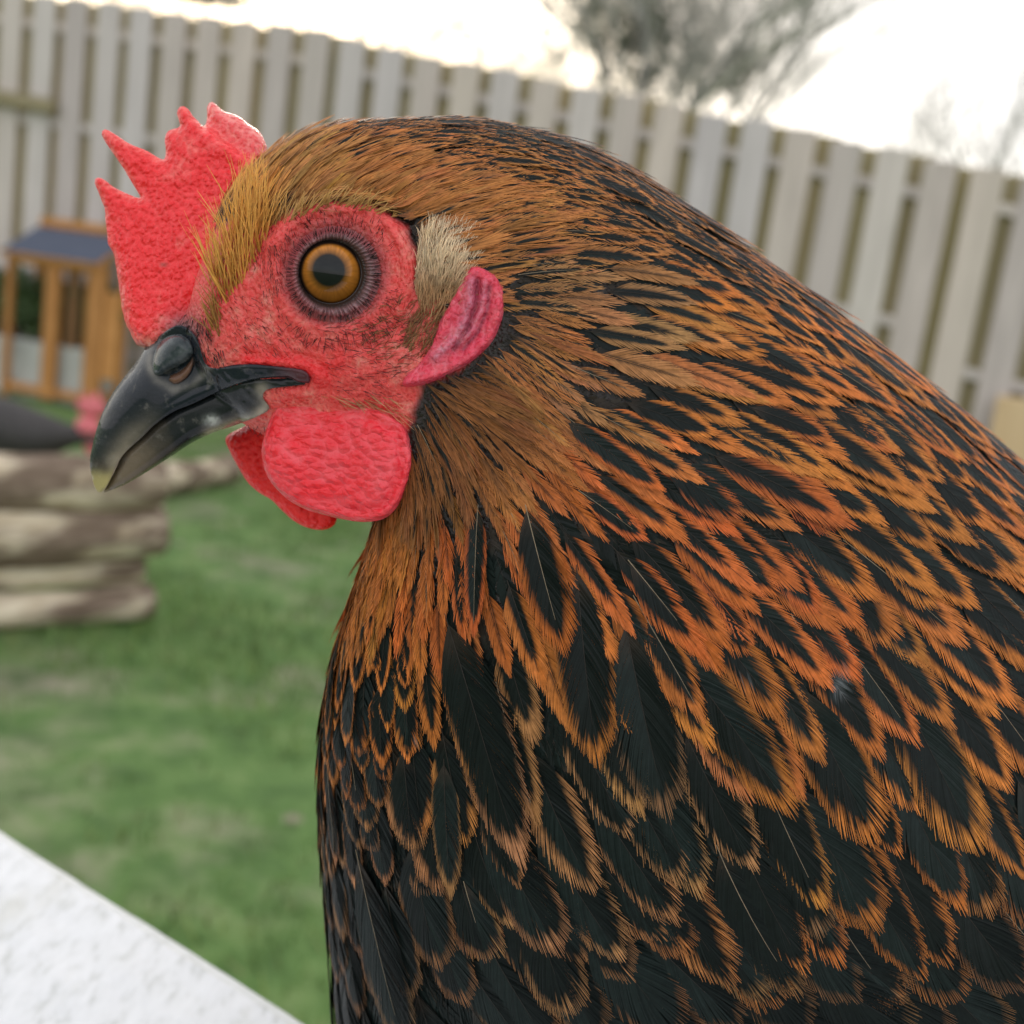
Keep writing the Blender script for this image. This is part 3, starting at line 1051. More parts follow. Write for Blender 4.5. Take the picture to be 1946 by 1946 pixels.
def comb_back(u, v, d):
    base = np.clip((u - 250) / 220 + (v - 350) / 400, 0, 1)
    return np.maximum(HC + (.0009 + .0026 * base) * np.sqrt(1 - (1 - np.clip(d / 34, 0, 1)) ** 2), comb_front(u, v, d) + .0006 * np.clip(d / 10, .1, 1))
def comb_col(u, v, d):
    c = np.array([.88, .016, .022]) * np.ones((len(u), 1))
    d1, s1, _ = dist_poly(u, v, ridge)
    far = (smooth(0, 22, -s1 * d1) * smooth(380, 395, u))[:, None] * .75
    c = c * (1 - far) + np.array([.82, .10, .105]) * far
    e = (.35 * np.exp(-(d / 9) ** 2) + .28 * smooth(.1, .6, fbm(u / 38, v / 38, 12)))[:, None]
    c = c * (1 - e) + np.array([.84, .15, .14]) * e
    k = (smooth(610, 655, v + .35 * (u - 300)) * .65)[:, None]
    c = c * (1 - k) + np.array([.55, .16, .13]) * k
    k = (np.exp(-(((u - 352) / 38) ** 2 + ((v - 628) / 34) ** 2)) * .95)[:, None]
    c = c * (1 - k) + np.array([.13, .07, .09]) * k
    k = (np.exp(-(((u - 311) / 8) ** 2 + ((v - 503) / 4) ** 2)) * .7)[:, None]
    return c * (1 - k) + np.array([.10, .03, .02]) * k
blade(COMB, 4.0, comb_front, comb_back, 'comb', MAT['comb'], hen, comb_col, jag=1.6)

# ---- wattles
W1 = [(527, 768), (512, 800), (501, 832), (497, 861), (503, 893), (514, 915), (532, 936), (557, 956), (586, 970), (621, 980), (657, 988), (693, 992), (726, 987), (748, 972), (766, 945), (780, 908),
      (786, 872), (782, 839), (773, 812), (752, 794), (726, 780), (692, 768), (650, 750), (600, 740), (560, 745)]
fd_cache = {}
def w1_front(u, v, d):
    f = FD(u, v, .165)
    fw_ = .1618
    k = smooth(735, 800, v + .12 * np.abs(u - 640))
    hang = np.minimum(.1618, fw_ - .0050 * smooth(600, 760, u)) + .0012 * ((u - 640) / 140) ** 2 - .0006 * np.sin((v - 780) / 60)
    puff = .0022 * np.sqrt(1 - (1 - np.clip(d / 42, 0, 1)) ** 2)
    rim = .0007 * np.exp(-((d - 9) / 7) ** 2) * smooth(560, 700, u + .6 * (v - 860)) - .0005 * np.exp(-((d - 24) / 8) ** 2) * smooth(600, 720, u)
    wr = .00022 * fbm(u / 26 + .8 * vnoise(u / 50, v / 50, 2), v / 8.5, 17, 3) + .00008 * fbm(u / 7, v / 5, 19, 2)
    z = hang + .0022 - puff - rim - wr * np.clip(d / 12, 0, 1)
    return (f + .0006) * (1 - k) + z * k
def w1_back(u, v, d):
    return w1_front(u, v, d) + .0012 + .0022 * np.sqrt(1 - (1 - np.clip(d / 42, 0, 1)) ** 2) * np.clip(d / 8, .1, 1)
def w1_col(u, v, d):
    c = np.array([.85, .017, .030]) * np.ones((len(u), 1))
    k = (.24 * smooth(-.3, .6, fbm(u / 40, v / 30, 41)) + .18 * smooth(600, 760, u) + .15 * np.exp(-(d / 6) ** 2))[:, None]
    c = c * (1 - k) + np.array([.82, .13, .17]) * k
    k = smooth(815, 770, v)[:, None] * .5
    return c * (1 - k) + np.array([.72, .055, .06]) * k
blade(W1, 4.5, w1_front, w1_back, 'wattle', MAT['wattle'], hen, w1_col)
W2 = [(429, 832), (436, 856), (451, 884), (469, 914), (491, 935), (516, 950), (536, 970), (559, 990), (585, 1003), (612, 1007), (631, 1001), (640, 988), (640, 960), (610, 900), (560, 830), (500, 800), (455, 815)]
def w2_front(u, v, d):
    return .1830 - .0018 * np.sqrt(1 - (1 - np.clip(d / 30, 0, 1)) ** 2) - .0002 * fbm(u / 40, v / 40, 5)
blade(W2, 7, w2_front, lambda u, v, d: w2_front(u, v, d) + .0003 + .0032 * np.sqrt(1 - (1 - np.clip(d / 30, 0, 1)) ** 2), 'wattle', MAT['comb'], hen,
      lambda u, v, d: np.array([.86, .010, .012]) * np.ones((len(u), 1)))

# ---- earlobe
LOBE = [(893, 502), (922, 507), (946, 524), (959, 549), (961, 580), (952, 617), (936, 651), (911, 677), (880, 699), (839, 720), (800, 734), (765, 735), (770, 712), (795, 690), (814, 662), (826, 630), (840, 595), (858, 562), (874, 530)]
rim_l = [(905, 512), (932, 530), (947, 560), (945, 600), (928, 640), (898, 675), (855, 703), (805, 722), (770, 730)]
f1 = [(896, 535), (893, 575), (878, 620), (852, 655), (828, 678)]
f2 = [(921, 540), (916, 585), (897, 628), (872, 655)]
def lobe_front(u, v, d):
    f = FD(u, v, .168)
    e = np.sqrt(1 - (1 - np.clip(d / 14, 0, 1)) ** 2)
    z = .0004 + .0012 * e
    z = z + arc(u, v, rim_l, 14, .0012) * e + .00035 * fbm(u / 22, v / 22, 77) + .00012 * np.sin((u * .5 + v) / 4.5 + 2 * fbm(u / 30, v / 30, 4)) + arc(u, v, f1, 10, .0011) + arc(u, v, f2, 6, .0008)
    z = z + .00012 * fbm(u / 9, v / 9, 8) - arc(u, v, [(906, 535), (904, 580), (886, 628), (862, 664)], 5, .0005)
    return f + .0005 - np.maximum(z, .0006) * np.clip(d / 6, .1, 1)
def lobe_col(u, v, d):
    c = np.array([.72, .045, .085]) * np.ones((len(u), 1))
    k = (arc(u, v, f1, 11, .6) + arc(u, v, f2, 7, .5))[:, None]
    k = np.clip(k, 0, 1)
    c = c * (1 - k) + np.array([.50, .17, .25]) * k
    g = np.clip(arc(u, v, [(906, 535), (904, 580), (886, 628), (862, 664)], 6, .6) + arc(u, v, [(930, 545), (926, 590), (908, 632), (880, 664)], 4, .7), 0, 1)[:, None]
    c = c * (1 - g) + np.array([.13, .02, .05]) * g
    k = (.35 * smooth(-.2, .6, fbm(u / 18, v / 18, 51)))[:, None]
    return c * (1 - k) + np.array([.80, .17, .20]) * k
blade(LOBE, 4.0, lobe_front, lambda u, v, d: lobe_front(u, v, d) + .0022, 'earlobe', MAT['skin'], hen, lobe_col)

# ---- beak
TIP = np.array([174, 905.]); GAPE = np.array([590, 722.])
bdir = (GAPE - TIP) / np.hypot(*(GAPE - TIP)); BL = np.hypot(*(GAPE - TIP))
def bt(u, v):
    return np.clip(((u - TIP[0]) * bdir[0] + (v - TIP[1]) * bdir[1]) / BL, 0, 1)
CULM = [(285, 640), (266, 668), (251, 698), (222, 734), (201, 770), (186, 807), (175, 850), (171, 880), (175, 908), (184, 932)]
UPPER = [(266, 676), (251, 698), (222, 735), (201, 770), (186, 807), (175, 850), (171, 878), (174, 905), (182, 930), (190, 936), (198, 930), (209, 912), (219, 890), (237, 861), (270, 831), (296, 806),
         (331, 782), (367, 767), (404, 749), (440, 734), (478, 723), (512, 718), (549, 719), (570, 727), (588, 727), (587, 713), (570, 702), (512, 695), (476, 692), (440, 694), (412, 700), (390, 690), (372, 640), (340, 618), (300, 640), (276, 660)]
LOWER = [(197, 936), (212, 931), (241, 919), (277, 898), (324, 868), (367, 840), (411, 820), (458, 804), (494, 789), (512, 776), (500, 756), (505, 742), (530, 736), (580, 730), (572, 723), (549, 716), (512, 715), (478, 719), (440, 729),
         (404, 744), (367, 761), (331, 776), (296, 800), (270, 826), (238, 856), (222, 886), (213, 905), (203, 924)]
def beak_lim(u, v, z, proud):
    f = FD(u, v, 1.0)
    return np.where(f < .5, np.minimum(z, f - proud), z)
def up_front(u, v, d):
    t = bt(u, v)
    W = .0007 + .0112 * t ** .72
    dc, _, _ = dist_poly(u, v, CULM)
    w0 = 26 + 75 * t
    h = W * np.sqrt(1 - (1 - np.clip(dc / w0, 0, 1)) ** 2)
    lip = np.exp(-(dist_poly(u, v, [(209, 912), (237, 861), (270, 831), (331, 782), (404, 749), (478, 723), (549, 719), (585, 724)])[0] / 7) ** 2)
    h = h - .0007 * lip * t ** .3
    dent = np.exp(-(((u - 325) / 50) ** 2 + ((v - 690) / 44) ** 2))
    h = h - .0008 * dent
    # groove above the gape line
    h = h - .0004 * np.exp(-(dist_poly(u, v, [(300, 782), (367, 740), (440, 714), (512, 706), (575, 712)])[0] / 5) ** 2) * smooth(.35, .6, t)
    return beak_lim(u, v, HC - h, .0004 + .0007 * smooth(400, 470, u) * np.sqrt(1 - (1 - np.clip(d / 9, 0, 1)) ** 2))
def mid_back(fr):
    return lambda u, v, d: np.maximum(2 * HC - fr(u, v, d), fr(u, v, d) + .0006)
def up_col(u, v, d):
    t = bt(u, v)
    c = np.array([.011, .015, .022]) * np.ones((len(u), 1))
    n = fbm(u / 30, v / 30, 61)
    dg, _, _ = dist_poly(u, v, [(195, 925), (219, 890), (245, 850), (280, 815), (310, 785)])
    k = (np.exp(-(dg / 26) ** 2) * smooth(.42, .12, t) * (.8 + .4 * n))[:, None]
    c = c * (1 - np.clip(k, 0, 1)) + np.array([.27, .225, .17]) * np.clip(k, 0, 1)
    k = (smooth(880, 915, v) * .9)[:, None]
    c = c * (1 - k) + np.array([.40, .33, .14]) * k
    k = (np.exp(-((dist_poly(u, v, [(182, 880), (200, 890)])[0]) / 9) ** 2) * .6)[:, None]
    c = c * (1 - k) + np.array([.05, .035, .03]) * k
    k = (smooth(500, 575, u) * .5)[:, None]
    c = c * (1 - k) + np.array([.16, .04, .05]) * k
    k = (np.exp(-(dist_poly(u, v, [(288, 650), (282, 690), (296, 722), (330, 740), (370, 728), (395, 700)])[0] / 8) ** 2) * .55 * (.7 + n))[:, None]
    return c * (1 - np.clip(k, 0, 1)) + np.array([.26, .235, .21]) * np.clip(k, 0, 1)
ub = blade(UPPER, 4.0, up_front, mid_back(up_front), 'upper_beak', MAT['beak'], hen, up_col, resample=5)
LOWE = [(197, 938), (212, 932), (241, 920), (277, 899), (324, 869), (367, 841), (411, 821), (458, 805), (494, 790), (520, 770)]
LOGAP = [(203, 924), (222, 886), (238, 856), (270, 826), (296, 800), (331, 776), (404, 744), (478, 719), (549, 716), (575, 722)]
def lo_front(u, v, d):
    t = bt(u, v)
    W = .0009 + .0098 * t ** .85
    dc, _, _ = dist_poly(u, v, LOWE)
    h = W * (.25 + .75 * np.sqrt(1 - (1 - np.clip(dc / (16 + 38 * t), 0, 1)) ** 2)) - .0003 * np.exp(-(dc / 6) ** 2)
    return beak_lim(u, v, HC - h + .0004 + .0012 * np.exp(-(dist_poly(u, v, LOGAP)[0] / 7) ** 2), .0005 - .0006 * np.exp(-(dist_poly(u, v, LOGAP)[0] / 6) ** 2))
def lo_col(u, v, d):
    t = bt(u, v)
    n = fbm(u / 26, v / 26, 71)
    c = np.array([.014, .016, .019]) * np.ones((len(u), 1))
    k = (smooth(.42, .12, t + .06 * n) * .8)[:, None]
    c = c * (1 - k) + np.array([.20, .15, .105]) * k
    dc, _, _ = dist_poly(u, v, [(400, 826), (458, 804), (494, 789), (512, 770), (498, 742)])
    k = np.clip(np.exp(-(dc / 13) ** 2) * (.75 + .6 * n), 0, 1)[:, None]
    c = c * (1 - k) + np.array([.38, .33, .27]) * k
    k = np.clip(1.3 * np.exp(-(((u - 403) / 13) ** 2 + ((v - 800) / 9) ** 2)) * (1 + 1.5 * fbm(u / 5, v / 5, 3)), 0, 1)[:, None]
    c = c * (1 - k) + np.array([.42, .43, .41]) * k
    k = (smooth(.06, .0, t) * .7)[:, None]
    return c * (1 - k) + np.array([.34, .27, .15]) * k
blade(LOWER, 4.0, lo_front, mid_back(lo_front), 'lower_beak', MAT['beak'], hen, lo_col, resample=5)

NOST = [(318, 722), (322, 712), (340, 704), (357, 688), (366, 672), (370, 690), (362, 712), (345, 728), (330, 732)]
FLAP = [(289, 706), (289, 684), (299, 655), (318, 638), (342, 634), (360, 645), (369, 668), (362, 682), (345, 694), (320, 706), (300, 716)]
def flap_front(base, amp, w):
    def f(u, v, d):
        b = up_front(u, v, d)
        return b + .0006 - (amp + .0006) * np.sqrt(1 - (1 - np.clip(d / w, 0, 1)) ** 2) - .00006 * fbm(u / 7, v / 7, 4)
    return f
ff = flap_front(0, .0026, 26)
blade(FLAP, 3.5, ff, lambda u, v, d: ff(u, v, d) + .003, 'nostril_flap', MAT['beak'], ub,
      lambda u, v, d: np.array([.030, .040, .046]) + (.10 * np.clip(fbm(u / 12, v / 12, 6), 0, 1) + .05 * np.exp(-(d / 4) ** 2))[:, None])
fn = flap_front(0, .0006, 10)
blade(NOST, 3.5, fn, lambda u, v, d: fn(u, v, d) + .002, 'nostril', MAT['beak'], ub,
      lambda u, v, d: np.array([.15, .075, .05]) * np.clip(.35 + d / 12, 0, 1)[:, None] * (1 + .4 * fbm(u / 8, v / 8, 7))[:, None])

# ---- eye and lid
EU, EV = 629.0, 519.5
nearby = FD(np.array([540., 740, 636, 636]), np.array([521., 521, 415, 625]))
De = float(np.mean(nearby)) + .0004
def disc(name, cu, cv, radii, seg, depthf, colf, mat, parent, cu2=None, cv2=None):
    V = []; C = []
    a = np.linspace(0, 2 * np.pi, seg, endpoint=False)
    for q, r in enumerate(radii):
        f = q / (len(radii) - 1)
        c1 = cu + ((cu2 or cu) - cu) * f; c2 = cv + ((cv2 or cv) - cv) * f
        u = c1 + r * np.cos(a); v = c2 + r * np.sin(a)
        V.append(P(u, v, depthf(u, v, r, a))); C.append(colf(u, v, r, a))
    n = len(radii)
    i, k = np.meshgrid(np.arange(n - 1), np.arange(seg), indexing='ij'); k2 = (k + 1) % seg
    F = np.stack([i * seg + k, i * seg + k2, (i + 1) * seg + k2, (i + 1) * seg + k], -1).reshape(-1, 4)
    return mesh_obj(name, np.concatenate(V), F, mat, parent, np.concatenate(C), smooth=True)
ES = .0060
epx = De / FPX
ec = P(EU, EV, De - .0009 + ES)
fw = zmat(CO - ec)                                         # the eye looks outwards, square to the head's side
ex_ = zmat(np.cross(CR @ np.array([0, 1, 0]), fw)); ey_ = np.cross(fw, ex_)
Ve = []; Ce = []
angs = np.concatenate([np.linspace(0, math.asin(66 * epx / ES) if 66 * epx < ES else 1.4, 70), np.linspace(1.45, math.pi - .02, 14)])
segE = 128
for w in angs:
    a = np.linspace(0, 2 * np.pi, segE, endpoint=False)
    rr = ES * math.sin(w); r_px = rr / epx if w < 1.45 else 90
    Ve.append(ec + rr * (np.cos(a)[:, None] * ex_ + np.sin(a)[:, None] * ey_) + ES * math.cos(w) * fw)
    px_, py_ = r_px * np.cos(a) + 4, -(r_px * np.sin(a)) + 6          # offset of the pupil
    rp = np.hypot(px_, py_)
    fib = .16 * vnoise(a * 22, rp / 22, 9) + .08 * vnoise(a * 60, rp / 9, 8)
    k1 = smooth(27.5, 33, rp)[:, None]; k2_ = smooth(50, 57, r_px + 0 * a)[:, None]
    k3 = smooth(30, 44, rp)[:, None]
    iris = (np.array([.13, .050, .008]) * (1 - k3) + np.array([.43, .155, .020]) * k3) * (1 + fib)[:, None]
    iris = iris * (1 + .25 * np.sin(a))[:, None]  # upper iris lightened, sky reflection painted into the colour
    c = np.array([.004, .005, .006]) * (1 - k1) + iris * k1
    Ce.append(c * (1 - k2_) + np.array([.014, .008, .007]) * k2_)
n = len(angs)
i, k = np.meshgrid(np.arange(n - 1), np.arange(segE), indexing='ij'); k2 = (k + 1) % segE
mesh_obj('eye', np.concatenate(Ve), np.stack([i * segE + k, (i + 1) * segE + k, (i + 1) * segE + k2, i * segE + k2], -1).reshape(-1, 4), MAT['eye'], hen, np.concatenate(Ce), smooth=True)
LR = [57, 58.5, 60, 61.5, 63, 64.5, 66, 68, 70, 72, 74, 76, 78, 80, 82, 84, 87, 90, 94, 98, 103]
face_ring = {}
def lid_depth(u, v, r, a):
    f = FD(u, v)
    inner = De + .0012
    k = smooth(58, 72, r)
    ridge_ = De - .0009 + .0004 * np.cos(a + .6)
    crimp = .00016 * smooth(61, 67, r) * smooth(97, 80, r) * np.sin(a * 60 + 3.2 * vnoise(a * 7, r / 30, 3) + r * .02) * (1 + .5 * vnoise(a * 17, 0 * a + r / 12, 5))
    z = inner * (1 - k) + ridge_ * k
    k2 = smooth(76, 98, r)
    return z * (1 - k2) + (f + .0002) * k2 - crimp - .00012 * fbm(u / 5, v / 5, 5, 2) * k - (.0004 * np.exp(-((r - 61.5) / 1.8) ** 2))
def lid_col(u, v, r, a):
    s = .5 + (.28 + .22 * vnoise(a * 9, r / 9, 31)) * np.sin(a * 60 + 3.2 * vnoise(a * 7, r / 30, 3) + r * .02)
    n = fbm(u / 8, v / 8, 15)
    grey = np.array([.13, .060, .066]) * (1 - s[:, None]) + np.array([.24, .14, .15]) * s[:, None]
    grey = grey * (1 + .45 * n)[:, None]
    dark = np.array([.022, .013, .012])
    k = smooth(62, 70, r); c = dark * (1 - k) + grey * k
    k2 = np.clip(smooth(68, 86, r + 6 * n - 4 * np.cos(a)), 0, 1)[:, None]
    mid = np.array([.28, .06, .068]); out = mid * (1 - smooth(90, 102, r)) + np.array([.62, .07, .07]) * smooth(90, 102, r)
    return c * (1 - k2) + out * k2
disc('eyelid', EU, EV, LR, 700, lid_depth, lid_col, MAT['lid'], hen, 638, 522)

# ================================================================== plumage
ORG = (.49, .155, .030); DOR = (.48, .112, .024); TAN = (.36, .165, .068); GLD = (.66, .29, .060); SHADE_BR = (.19, .070, .022); OGB = (.42, .185, .052); BRN = (.41, .152, .042); DTN = (.21, .108, .048)  # the dark brown paints shade behind the wattle into the throat feathers
# u, v, direction (deg, 0 right, 90 down), length, half width, black width, black tip, loose, colour
FIELD = [
    (455, 440, -82, 75, 6, .35, .7, .9, GLD), (430, 520, -95, 60, 5, .2, .6, .9, GLD), (520, 330, -48, 90, 7, .30, .8, .8, OGB), (500, 390, -60, 90, 6, .10, .6, .9, OGB), (420, 600, 80, 30, 4, .1, .5, .9, BRN),
    (560, 280, -32, 85, 9, .62, .95, .6, BRN), (640, 250, -14, 80, 10, .62, .95, .6, BRN), (560, 380, -42, 75, 6, .12, .6, .9, OGB), (640, 360, -30, 80, 7, .15, .7, .9, BRN), (720, 370, -28, 85, 8, .3, .7, .9, BRN),
    (640, 310, -25, 80, 8, .5, .9, .8, BRN), (760, 290, -14, 85, 9, .55, .92, .7, BRN), (760, 240, 0, 85, 11, .66, .95, .6, BRN), (900, 245, 12, 90, 12, .70, .95, .6, BRN), (880, 320, -8, 95, 10, .5, .9, .8, BRN),
    (860, 385, -20, 95, 9, .40, .88, .9, BRN), (820, 420, -24, 80, 7, .30, .8, .9, BRN), (1000, 290, 18, 100, 13, .64, .93, .6, BRN), (1000, 370, -4, 110, 12, .55, .92, .8, BRN), (1130, 340, 24, 120, 15, .64, .93, .6, BRN),
    (940, 450, -16, 115, 11, .4, .9, 1, BRN), (1050, 450, -8, 130, 14, .55, .92, .9, BRN), (1180, 420, 14, 140, 17, .68, .93, .7, BRN), (1290, 420, 30, 140, 17, .66, .93, .6, BRN), (960, 540, -6, 140, 13, .50, .9, 1, TAN),
    (1060, 540, -2, 150, 17, .45, .85, 1, TAN), (1180, 520, 6, 160, 20, .5, .86, .8, ORG), (1300, 510, 18, 160, 22, .58, .88, .6, ORG), (1430, 530, 34, 160, 23, .62, .90, .5, ORG), (985, 610, 22, 120, 11, .35, .9, 1, BRN),
    (1080, 620, 8, 170, 19, .32, .8, 1, TAN), (1220, 620, 8, 190, 24, .5, .86, .8, ORG), (1380, 640, 18, 200, 28, .55, .86, .6, ORG), (1540, 660, 34, 200, 30, .6, .88, .5, ORG), (1640, 710, 40, 200, 32, .64, .9, .4, ORG),
    (960, 680, 45, 110, 10, .25, .9, 1, BRN), (1000, 700, 42, 140, 13, .16, .7, 1, TAN), (1100, 720, 22, 190, 20, .40, .8, 1, ORG), (1250, 730, 18, 210, 27, .45, .84, .9, ORG), (1420, 760, 22, 230, 34, .5, .84, .6, ORG),
    (1600, 800, 30, 240, 38, .58, .86, .5, ORG), (1780, 830, 38, 250, 42, .72, .9, .3, ORG), (1900, 900, 40, 260, 46, .78, .92, .3, ORG), (880, 740, 22, 110, 9, .25, .7, 1, SHADE_BR), (940, 760, 36, 140, 12, .12, .7, 1, BRN),
    (830, 800, 60, 120, 10, .3, .8, 1, SHADE_BR), (800, 880, 88, 120, 10, .25, .8, 1, SHADE_BR), (900, 850, 58, 150, 13, .08, .7, 1, BRN), (850, 870, 72, 130, 11, .2, .7, 1, SHADE_BR), (1000, 850, 42, 180, 18, .10, .7, 1, DOR), (1120, 850, 34, 210, 25, .46, .8, .9, DOR),
    (1300, 880, 30, 230, 34, .45, .82, .7, DOR), (1480, 920, 34, 240, 40, .52, .84, .6, ORG), (1680, 950, 36, 260, 46, .6, .86, .5, ORG), (1850, 1020, 38, 280, 52, .66, .86, .4, ORG), (860, 940, 80, 160, 14, .16, .7, 1, DOR),
    (770, 960, 100, 130, 12, .10, .7, 1, ORG), (960, 950, 62, 190, 22, .30, .8, .9, DOR), (1080, 960, 48, 220, 30, .42, .82, .8, DOR), (1240, 1010, 46, 240, 36, .48, .82, .7, DOR), (1420, 1060, 44, 250, 42, .52, .84, .6, DOR),
    (1600, 1090, 46, 280, 48, .58, .85, .6, ORG), (1800, 1150, 44, 300, 54, .66, .86, .4, ORG), (745, 1020, 108, 140, 13, .15, .75, .9, ORG), (720, 1090, 112, 150, 17, .30, .82, .8, ORG), (800, 1040, 98, 150, 16, .25, .8, .9, DOR),
    (870, 1040, 88, 180, 20, .34, .8, .8, DOR), (960, 1060, 70, 230, 34, .42, .82, .8, ORG), (1090, 1100, 66, 270, 42, .55, .84, .8, ORG), (1200, 1140, 56, 280, 44, .55, .84, .8, ORG), (1350, 1180, 56, 300, 48, .6, .86, .7, ORG),
    (1520, 1220, 58, 330, 54, .66, .88, .6, ORG), (1700, 1260, 60, 340, 58, .7, .88, .5, ORG), (1880, 1280, 60, 340, 60, .74, .88, .4, ORG), (670, 1180, 112, 150, 22, .5, .84, .6, ORG), (740, 1180, 96, 150, 22, .5, .84, .6, ORG),
    (830, 1160, 84, 190, 26, .5, .84, .7, ORG), (900, 1180, 76, 260, 38, .6, .86, .8, TAN), (640, 1300, 102, 150, 28, .68, .87, .4, ORG), (720, 1280, 92, 140, 28, .70, .86, .4, ORG), (800, 1280, 84, 170, 30, .66, .86, .6, ORG),
    (980, 1280, 68, 320, 52, .66, .86, .9, TAN), (1120, 1260, 70, 330, 56, .7, .86, .9, TAN), (1260, 1300, 66, 340, 58, .7, .87, .9, TAN), (615, 1440, 96, 160, 30, .74, .88, .3, TAN), (690, 1400, 88, 150, 33, .76, .87, .3, TAN),
    (790, 1400, 84, 200, 40, .72, .87, .5, TAN), (900, 1400, 70, 300, 50, .68, .86, .8, TAN), (1060, 1420, 62, 330, 58, .7, .86, .9, TAN), (1220, 1440, 70, 340, 64, .74, .87, .9, BRN), (1400, 1400, 66, 350, 62, .72, .88, .8, ORG),
    (1600, 1430, 68, 350, 64, .72, .88, .6, ORG), (1800, 1450, 68, 350, 66, .72, .88, .5, BRN), (625, 1600, 88, 170, 32, .78, .89, .3, TAN), (700, 1560, 84, 190, 40, .80, .88, .3, TAN), (830, 1560, 80, 210, 46, .78, .88, .4, TAN),
    (960, 1600, 54, 240, 54, .78, .88, .5, TAN), (1130, 1620, 52, 260, 62, .82, .9, .5, BRN), (1330, 1620, 52, 260, 66, .84, .9, .6, DTN), (1550, 1620, 60, 280, 66, .82, .9, .5, BRN), (1800, 1620, 60, 280, 68, .84, .9, .4, DTN),
    (650, 1760, 82, 230, 40, .80, .88, .4, TAN), (740, 1750, 70, 300, 54, .84, .92, .3, DTN), (880, 1750, 54, 250, 58, .82, .9, .4, TAN), (1080, 1780, 50, 250, 64, .85, .9, .3, DTN), (1300, 1780, 46, 250, 68, .86, .9, .3, DTN),
    (1550, 1780, 42, 250, 70, .86, .9, .3, DTN), (1800, 1780, 40, 250, 70, .86, .9, .3, DTN), (680, 1900, 78, 260, 46, .8, .9, .4, TAN), (900, 1920, 52, 260, 60, .82, .9, .4, DTN), (1300, 1930, 45, 260, 70, .86, .9, .3, DTN),
    (1800, 1930, 40, 260, 72, .88, .9, .3, DTN), (2300, 1300, 38, 320, 80, .85, .9, .2, BRN), (2300, 1900, 30, 320, 80, .85, .9, .2, DTN), (3000, 1500, 5, 420, 80, .9, .9, .2, DTN), (1500, 2200, 20, 320, 75, .88, .9, .2, DTN)]
F2 = []
for f in FIELD:
    f = list(f)
    if f[0] > 540 and f[1] < 700 and f[3] > 0 and 9 <= f[4] <= 32 and not (820 < f[0] < 1010 and 420 < f[1]):
        f[4] *= 1.4; f[3] *= 1.4; f[5] = min(.8, f[5] * 1.05)
    elif f[0] > 1000 and f[1] < 1000 and f[0] < 2100:
        f[4] *= 1.18; f[3] *= 1.45; f[5] = min(.76, f[5] * 1.32)
    if f[1] >= 1180 and f[0] < 860:
        f[4] *= 1.3; f[6] = .905; f[5] = min(.80, max(f[5], .74)); f[7] = .15; f[3] *= 1.1; f[8] = tuple(1.15 * x for x in f[8])
    if f[0] >= 860 and f[1] >= 1200:
        f[5] = min(.88, f[5] + .11); f[6] = max(f[6], .925)
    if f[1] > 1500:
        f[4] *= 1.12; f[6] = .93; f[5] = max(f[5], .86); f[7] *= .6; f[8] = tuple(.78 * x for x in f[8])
    F2.append(f)
FIELD = F2
FA_ = np.array([[f[0], f[1], math.cos(R(f[2])), math.sin(R(f[2])), *f[3:8], *f[8]] for f in FIELD])
def field(u, v):
    d2 = (FA_[:, 0] - u) ** 2 + (FA_[:, 1] - v) ** 2
    w = 1 / (d2 + 400) ** 2
    r = (w[:, None] * FA_[:, 2:]).sum(0) / w.sum()
    return r        # cos, sin, L, W, bw, tip, loose, rgb
def field_n(u, v):
    return np.array([field(a, b) for a, b in zip(u, v)])

CX, CY = CR[:, 0], CR[:, 1]
def img_dir(c, s):
    return CX * c - CY * s

class Feathers:
    def __init__(s):
        s.V = []; s.F = []; s.C = []; s.n = 0
    def add(s, V, F, C):
        s.V.append(V); s.F.append(F + s.n); s.C.append(C); s.n += len(V)
    def build(s, name):
        if not s.V: return
        V = np.concatenate(s.V); C = np.concatenate(s.C)
        if name in ('body_feathers', 'neck_feathers'):      # wet shine painted as pale grey pigment, with whitish droppings
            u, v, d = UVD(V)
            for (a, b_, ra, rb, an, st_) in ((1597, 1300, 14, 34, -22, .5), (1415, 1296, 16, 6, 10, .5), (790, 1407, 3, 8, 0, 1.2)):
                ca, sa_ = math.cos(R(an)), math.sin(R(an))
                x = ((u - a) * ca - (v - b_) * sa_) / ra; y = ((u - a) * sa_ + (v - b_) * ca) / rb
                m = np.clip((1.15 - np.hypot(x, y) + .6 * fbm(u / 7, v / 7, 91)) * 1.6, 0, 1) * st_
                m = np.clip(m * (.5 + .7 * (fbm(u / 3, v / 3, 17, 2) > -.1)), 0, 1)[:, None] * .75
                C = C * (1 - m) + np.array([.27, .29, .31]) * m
        return mesh_obj(name, V, np.concatenate(s.F), MAT['feather'], hen, C, smooth=False)

